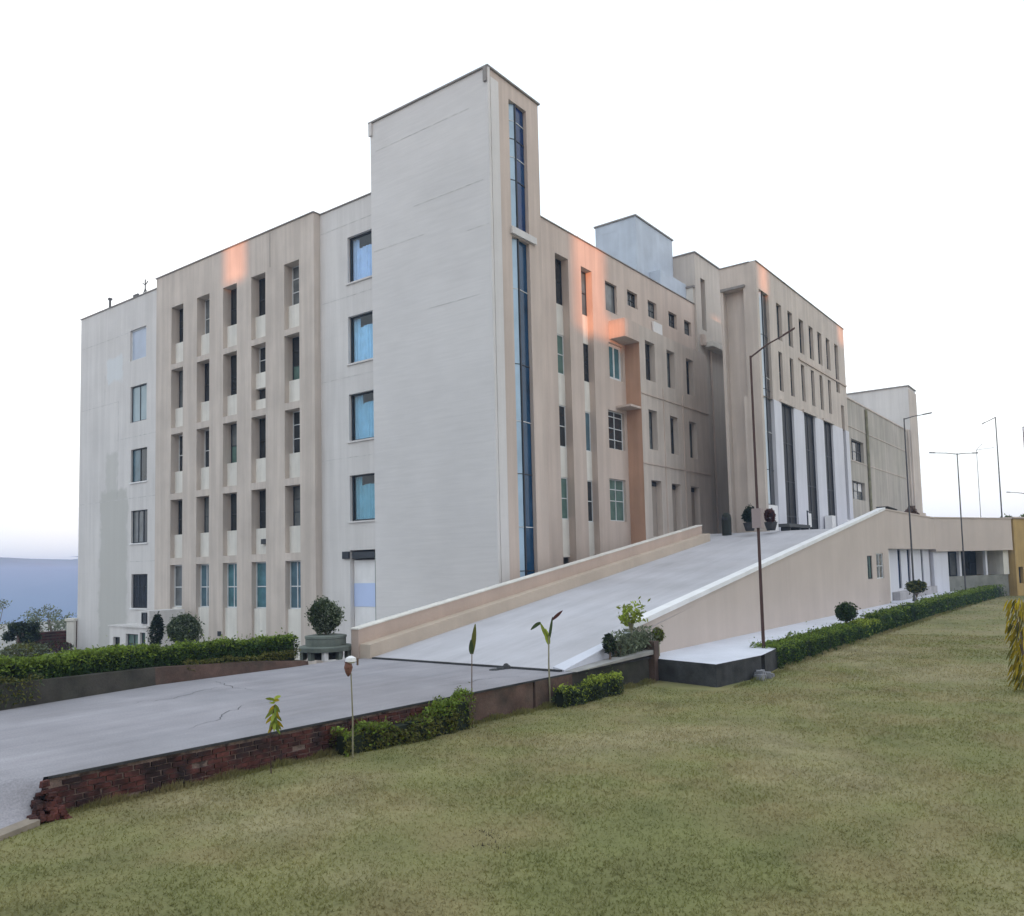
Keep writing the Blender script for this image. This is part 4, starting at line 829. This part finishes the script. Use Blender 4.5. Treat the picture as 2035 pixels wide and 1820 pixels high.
# far left: brick compound wall and trees behind it
CW = thing('brick_compound_wall', 'brown brick compound wall beyond the left end of the building', 'brick wall', (-1, 36, 0))
q = MB(); q.box(-3.0, 0.9, 35.6, 35.9, -.3, 1.15); q.build('wall', BRICKP, CW); q = MB(); q.box(.1, .8, 35.2, 35.597, -.1, 1.75); q.build('pier', BRICKP, CW)
for k in range(6):
    q = MB(); q.box(-3.0, .08, 35.56, 35.597, .05 + k * .19, .14 + k * .19); q.build('brick_course', BRICK, CW)
q = MB(); q.lathe(-.25, 34.7, [(.30, 0), (.30, 1.75), (.42, 1.8), (.42, 1.95)], 4); o = q.build('gate_post', CREAM, loc=(-.25, 34.7, 0)); tag(o, 'short cream gate post at the left corner of the building', 'gate post')
def tree(name, lab, x, y, z, h, cr, n, m, m2, sz, group=None, bare=False, cat='tree'):
    t = thing(name, lab, cat, (x, y, z), group)
    q = MB(); q.tube([(x, y, z), (x + .05 * h, y, z + h * .35), (x, y, z + h * .75)], .03 * h, 7, .012 * h); ends = []
    for k in range(9):
        a = k * 2.4; rr = cr * (.5 + .4 * random.random()); e = (x + rr * math.cos(a), y + rr * math.sin(a), z + h * (.5 + .45 * random.random())); ends.append(e)
        q.tube([(x + .02 * h, y, z + h * (.25 + .04 * k)), ((x + e[0]) / 2, (y + e[1]) / 2, z + h * .5), e], .012 * h, 5, .003 * h)
    q.build('trunk', STEM, t)
    pts = np.concatenate([ell(*e, cr * .42, cr * .42, cr * .36, n // 9, .4, .3) for e in ends]); leaves('crown', pts, sz, m, t)
    if m2 is not None: leaves('light_foliage', pts[::3] + rng.normal(size=(len(pts[::3]), 3)) * .12 * cr, sz, m2, t)
    return t
tree('dark_tree', 'dark rounded tree before the blue hills at the far left', -3.25, 34.4, -.3, 2.2, .85, 3600, DARKL, BUSHL, .11)
tree('pale_tree', 'thin pale green tree left of the building corner', 1.6, 42, -1.2, 3.7, 1.55, 1700, PALEL, None, .11)
tree('bare_tree', 'sparse grey tree at the left edge in front of the hills', -.9, 45.0, -1.2, 4.3, 1.0, 500, PALEL, None, .11)
bush('low_scrub', 'patchy scrub beside the hedge end at the far left', -4.2, 31.8, -.1, 1.2, .45, 2600, OLIVE, PALEL, stem=.0, size=.10)
bush('red_scrub', 'reddish brown scrub against the brick compound wall', -1.6, 33.6, -.2, .9, .42, 1500, REDL, BUSHL, stem=.0, size=.09)

q = MB()
for (dx, dy, sx, sy, h) in ((0, 0, .10, .08, .14), (-.16, .06, .12, .07, .06), (-.34, .12, .14, .05, .035), (.05, -.05, .06, .06, .09)):
    cx, cy = -8.63 + dx, -6.85 + dy; q.lathe(cx, cy, [(sx, 2.0), (sx * .9, 2.0 + h * .5), (sx * .5, 2.0 + h * .9), (sx * .15, 2.0 + h)], 9)
o = q.build('dark_heap', EDGE, loc=(-8.63, -6.85, 2.0)); tag(o, 'small dark heap lying on the joint between road and ramp', 'heap')

# ================================================================ planting along the lawn
def hedge_thing(name, lab, segs, m, m2, size=.045, cat='hedge'):
    t = thing(name, lab, cat, (*segs[0][0], 1.4)); P = np.concatenate([strip(*s) for s in segs]); zt = np.quantile(P[:, 2], .62)
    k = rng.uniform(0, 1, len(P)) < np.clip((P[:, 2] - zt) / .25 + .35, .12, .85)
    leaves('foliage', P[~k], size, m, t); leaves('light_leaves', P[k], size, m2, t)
    q = MB(); [core(q, s) for s in segs]; q.build('dark_core', CORE, t); q = MB()
    for s in segs:
        (x0, y0), (x1, y1) = s[0], s[1]; n = max(2, int(abs(x1 - x0) / .4))
        for i in range(n): u = (i + .5) / n; x, y = x0 + (x1 - x0) * u, y0 + (y1 - y0) * u; q.tube([(x, y, 1.25), (x + .03, y + .02, 1.3 + s[4] * .7)], .014, 5, .006)
    q.build('stems', STEM, t); return t
hedge_thing('wall_shrubs', 'olive green shrubs in front of the retaining wall right of the bricks', [((-15.75, -8.62), (-14.1, -8.7), .40, 1.38, .42, 1700, 1, .45), ((-14.2, -8.72), (-13.0, -8.8), .42, 1.36, .46, 1700, 3, .45), ((-13.15, -8.75), (-12.5, -8.8), .48, 1.36, .66, 1900, 5, .4)], OLIVE, HEDGE)
hedge_thing('small_wall_shrubs', 'small yellow green clump of shrubs under the pale cap of the retaining wall', [((-9.5, -9.0), (-6.95, -9.1), .42, 1.34, .42, 2100, 2, .4)], BUSHL, LIME)
hedge_thing('lawn_hedge', 'long clipped hedge between the pavement and the lawn at the right', [((-.75, -10.68), (7.3, -10.62), .85, 1.33, .62, 1900, 4, .3), ((7.2, -10.6), (9.7, -10.6), .9, 1.33, .60, 1800, 7, .3)], HEDGED, HEDGE, .05)
hedge_thing('far_lawn_hedge', 'far stretch of clipped hedge running to the ochre building', [((12.7, -10.55), (24, -10.5), .9, 1.33, .76, 1000, 8, .14), ((24, -10.5), (48, -11.0), 1.0, 1.33, .85, 560, 9, .14), ((48, -11.0), (95, -13.6), 1.3, 1.33, .9, 300, 11, .14)], HEDGED, HEDGE, .075)
hedge_thing('yellowish_hedge', 'low yellowish stretch of hedge beneath the round topped shrub', [((9.6, -10.6), (12.8, -10.55), .9, 1.33, .60, 1800, 10, .2)], HEDGED, LIME, .055)
bush('ball_shrub', 'round dark green ball shrub standing above the hedge by the ramp wall', 9.75, -10.3, 1.6, .40, .38, 2400, HEDGED, BUSHL, stem=.43, size=.065)
bush('standard_tree', 'small tree with a flat dark crown in front of the slit windows', 25.4, -10.0, 1.6, .50, .34, 1900, BUSHL, OLIVE, stem=.98, size=.09, cat='tree', lump=.6)
bush('dark_clump', 'dark rounded clump in the hedge below the small tree', 19.2, -10.7, 1.33, .45, .42, 1500, DARKL, HEDGED, stem=.0, size=.09)
# plants in the bed beside the ramp foot
GP = thing('grassy_clump', 'grey green spiky clump of plants behind the sloping wall cap', 'plants', (-5.1, -8.2, 2.0))
pts = []
for k in range(520):
    x = -6.1 + 1.9 * random.random(); y = -8.74 + .2 * random.random(); h = .35 + .45 * random.random(); lx, ly = random.gauss(0, .12), random.gauss(0, .12)
    for j in range(6): t_ = j / 5; pts.append((x + lx * t_, y + ly * t_, 2.02 + h * t_))
leaves('foliage', pts, .06, PALEL, GP, up=-.1, aspect=2.2)
q = MB()
for k in range(60):
    x = -6.1 + 1.9 * random.random(); y = -8.74 + .2 * random.random(); q.tube([(x, y, 2.0), (x + random.gauss(0, .08), y, 2.5 + .15 * random.random())], .008, 4, .003)
q.build('stems', STEM, GP); q = MB(); q.box(-6.3, -4.75, -8.535, -8.515, 1.99, 2.03); q.build('soil_bed', SOIL, GP)
bush('dark_sapling', 'small dark leaved sapling left of the spiky clump', -6.5, -8.66, 2.03, .17, .22, 420, DARKL, BUSHL, stem=.25, size=.07, lump=.6)
bush('lime_sapling', 'bright yellow green sapling behind the spiky clump', -5.25, -8.62, 2.05, .30, .27, 330, LIME, HEDGEY, stem=.85, size=.085, lump=.9, stemm=PSTEM)
bush('square_sapling', 'small olive topped sapling against the start of the taupe wall', -3.9, -8.75, 1.93, .17, .20, 420, OLIVE, HEDGE, stem=.42, size=.06, lump=.5, stemm=PSTEM)
# palm-like saplings at the lawn edge
def blade_leaf(q, p0, p1, w, droop=.0, fold=.25):
    p0, p1 = Vector(p0), Vector(p1); d = p1 - p0; sd_ = d.cross(Vector((.75, .62, .25))).normalized(); n = 6; base = len(q.v)
    for i in range(n + 1):
        t = i / n; p = p0 + d * t + Vector((0, 0, -droop * t * t)); ww = w * math.sin(math.pi * min(.97, .12 + .86 * t)) ** .7
        for s in (-1, 0, 1): q.v.append(tuple(p + sd_ * ww * s + Vector((0, 0, -abs(s) * ww * fold))))
    for i in range(n):
        for s in range(2): k = base + i * 3 + s; q.f.append((k, k + 1, k + 4, k + 3))
R_ = Vector((.602, -.798, 0))
YP = thing('palm_sapling', 'Y shaped young palm at the road edge before the ramp', 'sapling', (-9.45, -8.75, 1.35))
q = MB(); q.tube([(-9.45, -8.75, 1.35), (-9.47, -8.75, 2.3), (-9.44, -8.75, 2.95)], .022, 7, .016); q.build('stem', PSTEM, YP)
q = MB(); c0 = Vector((-9.44, -8.75, 2.85)); blade_leaf(q, c0, c0 + R_ * .10 + Vector((0, 0, .55)), .035); q.build('leaf', BUSHL, YP)
q = MB(); blade_leaf(q, c0 + R_ * .09 + Vector((0, 0, .48)), c0 + R_ * .34 + Vector((0, 0, .72)), .04, .03); q.build('leaf', REDL, YP)
q = MB(); blade_leaf(q, c0, c0 - R_ * .19 + Vector((0, 0, .42)), .045); q.build('leaf', HEDGEY, YP)
q = MB(); blade_leaf(q, c0 - R_ * .18 + Vector((0, 0, .42)), c0 - R_ * .42 + Vector((0, 0, .38)), .05, .12); q.build('leaf', BUSHL, YP)
q = MB(); blade_leaf(q, c0 + Vector((0, 0, -.08)), c0 - R_ * .07 + Vector((0, 0, .28)), .06); q.build('leaf', LIME, YP)
NS = thing('narrow_sapling', 'single folded leaf sapling on a thin stem in front of the road', 'sapling', (-12.5, -8.95, 1.35))
q = MB(); q.tube([(-12.5, -8.95, 1.35), (-12.51, -8.95, 2.2), (-12.48, -8.95, 3.0)], .014, 6, .01); q.build('stem', STEM, NS)
q = MB(); blade_leaf(q, (-12.48, -8.95, 2.85), (-12.42, -9.0, 3.45), .05); q.build('leaf', OLIVE, NS)
q = MB(); blade_leaf(q, (-12.5, -8.95, 2.86), (-12.53, -8.97, 3.14), .05, .0, .5); q.build('leaf', BUSHL, NS)
YS = thing('yellow_sapling', 'small yellow leaved sapling in front of the brick part of the wall', 'sapling', (-17.2, -8.75, 1.42))
q = MB(); q.tube([(-17.2, -8.75, 1.42), (-17.22, -8.75, 2.0), (-17.15, -8.77, 2.5)], .010, 6, .006); q.build('stem', RUST, YS)
for k in range(24):
    q = MB(); a = k * 2.4; s = .08 + .07 * random.random(); p = Vector((-17.15, -8.77, 2.60 - .018 * k)); blade_leaf(q, p, p + Vector((math.cos(a) * s, math.sin(a) * s, -.08 + .16 * (k < 5))), .028, .05); q.build('leaf', (LIME, HEDGEY, CROT, HEDGE)[k % 4], YS)
# bamboo cane with a wrapped bag on top
BC = thing('cane_post', 'bamboo cane in the lawn with a torn brown and white bag on top', 'post', (-15.72, -8.98, 1.38))
q = MB(); q.tube([(-15.72, -8.98, 1.38), (-15.71, -8.98, 2.1), (-15.74, -8.98, 2.85)], .016, 7, .011); q.build('cane', PSTEM, BC)
p = ell(-15.78, -8.98, 2.92, .05, .05, .10, 160, .5, .6); q = MB(); q.lathe(-15.80, -8.98, [(.015, 2.80), (.05, 2.86), (.075, 2.95), (.055, 3.03), (.07, 3.05)], 9); q.build('torn_bag', mat('brown_sacking', (.17, .08, .06), var=.4, scale=14), BC)
q = MB(); q.lathe(-15.76, -9.0, [(.06, 3.02), (.10, 3.05), (.085, 3.11), (.03, 3.14)], 9); q.build('white_wrap', WHITE, BC)
q = MB(); q.box(-15.69, -15.665, -9.09, -9.065, 2.98, 3.1); q.build('tie', STEM, BC)
# golden croton at the right edge
CT = thing('croton_shrub', 'golden yellow drooping croton shrub at the right edge of the lawn', 'shrub', (-2.2, -17.6, 1.33))
q = MB()
for k in range(7): q.tube([(-2.2, -17.6, 1.33), (-2.2 + random.gauss(0, .15), -17.6 + random.gauss(0, .15), 2.3), (-2.2 + random.gauss(0, .25), -17.6 + random.gauss(0, .25), 3.1 + .4 * random.random())], .02, 5, .008)
q.build('stems', STEM, CT); q = MB(); q2 = MB()
for k in range(420):
    t = random.random(); a = random.uniform(0, 6.28); r = .10 + .25 * random.random(); p = Vector((-2.2 + r * math.cos(a), -17.6 + r * math.sin(a), 1.55 + 2.0 * t)); s = .16 + .16 * random.random()
    blade_leaf(q if k % 4 else q2, p, p + Vector((math.cos(a) * s * .45, math.sin(a) * s * .45, -s * .9 + .1 * random.random())), .022, .06)
q.build('foliage', CROT, CT); q2.build('green_leaves', OLIVE, CT)
PO_ = MB(); PO_.box(-1.95, -1.83, -17.95, -17.83, 1.3, 3.35); o = PO_.build('dark_post', RUST, loc=(-1.9, -17.9, 1.3)); tag(o, 'dark red brown post behind the golden croton at the right edge', 'post')

# ================================================================ forecourt things
def pot_shrub(x, y, m, lab, h=1.0, r=.38):
    t = thing('potted_shrub', lab, 'potted shrub', (x, y, RT)); q = MB(); q.lathe(x, y, [(.22, RT), (.34, RT + .42), (.36, RT + .45), (.3, RT + .46)], 14); q.build('pot', EDGE, t)
    leaves('foliage', ell(x, y, RT + .45 + h * .4, r, r, h * .45, 900, .6), .11, m, t)
    q = MB(); q.tube([(x, y, RT + .4), (x, y, RT + .9)], .03, 6, .01); q.build('trunk', STEM, t)
pot_shrub(17.75, -3.4, DARKL, 'dark potted shrub standing left of the lamp post at the portico corner', 1.0, .30)
pot_shrub(18.35, -4.35, REDL, 'reddish potted shrub right of the lamp post at the portico corner', .85, .32)
BN = thing('litter_bin', 'dark round topped bin against the wall left of the portico', 'bin', (18.6, -1.75, rz(18.6)))
q = MB(); q.lathe(18.6, -1.75, [(.26, rz(18.6)), (.27, 7.0), (.24, 7.2), (.12, 7.3), (.02, 7.32)], 16); q.build('body', mat('black_green_enamel', (.025, .03, .025), rough=.5), BN); q = MB(); q.box(18.32, 18.36, -1.9, -1.6, 6.9, 7.05); q.build('slot', FRAME, BN)
BE = thing('stone_bench', 'long low grey bench in front of the first pillars', 'bench', (20.5, -4.6, RT))
q = MB(); q.box(19.4, 23.1, -5.0, -4.4, RT + .2, RT + .38); q.build('seat', mat('dark_granite', (.09, .09, .09), var=.2), BE)
for x in (19.6, 21.3, 22.8):
    q = MB(); q.box(x, x + .2, -4.95, -4.45, RT, RT + .2); q.build('leg', EDGE, BE)
ST = thing('sign_stand', 'black framed stand with a white sheet beside the bench', 'sign stand', (23.6, -4.8, RT))
for u in (23.3, 24.1): q = MB(); q.tube([(u, -4.8, RT), (u, -4.8, RT + 1.25)], .04, 6); q.build('post', FRAME, ST)
q = MB(); q.tube([(23.3, -4.8, RT + 1.2), (24.1, -4.8, RT + 1.2)], .035, 6); q.build('rail', FRAME, ST); q = MB(); q.box(23.4, 23.98, -4.82, -4.79, RT + .3, RT + 1.1); q.build('sheet', WHITE, ST)
EB = thing('white_cabinet', 'white electrical cabinet in front of the third pillar', 'cabinet', (31.0, -4.2, RT))
q = MB(); q.box(30.4, 31.3, -4.2, -3.75, RT + .25, RT + 1.25); q.build('body', WHITE, EB); q = MB(); q.box(30.5, 31.2, -4.15, -3.8, RT, RT + .25); q.build('base', LAV, EB)
# ================================================================ street lamps
def lamp(lab, x, y, z0, z1, arms, r=.07, m=METAL, box=None):
    t = thing('street_lamp', lab, 'street lamp', (x, y, z0), 'street lamps around the building')
    q = MB(); q.tube([(x, y, z0), (x, y, (z0 + z1) / 2), (x, y, z1)], r, 10, r * .6); q.build('pole', m, t)
    q = MB(); q.lathe(x, y, [(r * 2.2, z0), (r * 2.2, z0 + .05), (r * 1.3, z0 + .3)], 10); q.build('base', m, t)
    for (s, up, hl) in arms:
        d = R_ * s; e = Vector((x, y, z1)) + d + Vector((0, 0, up))
        q = MB(); q.tube([(x, y, z1 - .05), tuple(Vector((x, y, z1)) + d * .5 + Vector((0, 0, up * .55))), tuple(e)], r * .55, 7, r * .4); a = q.build('arm', m, t)
        dd = Vector((d.x, d.y, up)).normalized(); f = e + dd * hl
        q = MB(); sd2 = Vector((-R_.y, R_.x, 0)) * r * 1.1; b0 = [e - sd2 * .6, f - sd2, f + sd2, e + sd2 * .6]; q.hexa([tuple(v - Vector((0, 0, r * .5))) for v in b0], [tuple(v + Vector((0, 0, r * .7))) for v in b0]); q.build('lamp_head', m, t)
    if box:
        q = MB(); q.box(x - .14, x + .14, y - .14, y + .14, box - .3, box + .3); q.build('junction_box', PANEL, t)
    return t
lamp('tall slim street lamp with long upswept arm at the hedge end', -.62, -10.62, 1.6, 11.0, [(1.05, .62, .42)], .055, RUST, box=5.9)
lamp('street lamp in front of the pale end slab with one arm to the right', 28.35, -9.3, 1.9, 13.0, [(1.15, .20, .55)], .06, METAL)
lamp('double armed street lamp in front of the low taupe block', 41.2, -10.2, 1.6, 12.0, [(-1.6, .08, .4), (1.1, .0, .4)], .058, METAL)
lamp('thin faint street lamp behind the low block with an arm to the right', 77, -7.0, 2, 16.2, [(.5, .5, .2), (1.6, .15, .3)], .04, METAL)
lamp('tallest street lamp behind the low block leaning arms to the left', 78.4, -8.85, 2, 19.8, [(-1.2, -.6, .35)], .085, METAL)
lamp('street lamp at the right edge with arm reaching left behind the ochre building', 80.2, -10.95, 2, 11.3, [(-1.6, .12, .35), (.9, .05, .3)], .07, METAL)
lamp('far street lamp whose mast stands cut by the right edge', 79.9, -11.25, 2, 18.6, [(.8, .1, .3)], .085, METAL)
tree('far_tree', 'leafy tree showing above the ochre building at the right edge', 79.5, -10.2, 3, 6.3, 1.9, 2600, BUSHL, HEDGE, .28)

# ================================================================ added sun blocker out of view behind the camera, slotted for the sun patches
BLOCKER = thing('sun_blocker', 'added unseen slab behind the camera that shades the campus except for chosen sun patches', 'building', (-62, -50, 0))
UX, UY = .6223, -.7828
def nbox(m, u0, u1, z0, z1, s0=80, s1=86):
    c = lambda u, s: (SX * s + UX * u, SY * s + UY * u)
    P = [c(u0, s0), c(u1, s0), c(u1, s1), c(u0, s1)]; m.hexa([(*p, z0) for p in P], [(*p, z1) for p in P])
H = 2.8
b = MB(); nbox(b, -60, 62, 0, 17.5, 80, 92); b.build('wall', BEIGE, BLOCKER)
b = MB(); cuts = [(-14.15, -12.75, 23.0), (4.35, 6.35, 20.2), (15.55, 16.4, 23.5), (25.6, 26.5, 24.2)]  # slots traced back from where the low sun should land
u = -60
for (a, c, zb) in cuts:
    nbox(b, u, a, 17.502, 31, 80, 80.4); nbox(b, a, c, 17.502, zb, 80, 80.4); u = c
    if a > 10: nbox(b, a, c, (25.3 if a < 20 else 25.9), 31, 80, 80.4)
    if c == 6.35: nbox(b, 6.35, 7.35, 17.502, 20.2, 80, 80.4); nbox(b, 6.35, 7.35, 21.45, 31, 80, 80.4); u = 7.35
nbox(b, u, 62, 17.502, 31, 80, 80.4); b.build('slotted_sun_screen', BEIGE, BLOCKER)

# ================================================================ air
b = MB(); b.box(-7000, 9500, -4500, 6500, -240, 34)
hm = bpy.data.materials.new('haze_air'); hm.use_nodes = True; t = hm.node_tree; t.nodes.clear()
ho = N(t, 'ShaderNodeOutputMaterial'); vol = N(t, 'ShaderNodeVolumePrincipled'); vol.inputs['Color'].default_value = (.44, .64, 1, 1); vol.inputs['Density'].default_value = .0008; vol.inputs['Anisotropy'].default_value = 0
t.links.new(vol.outputs[0], ho.inputs['Volume'])
b.build('haze', hm, kind='stuff')
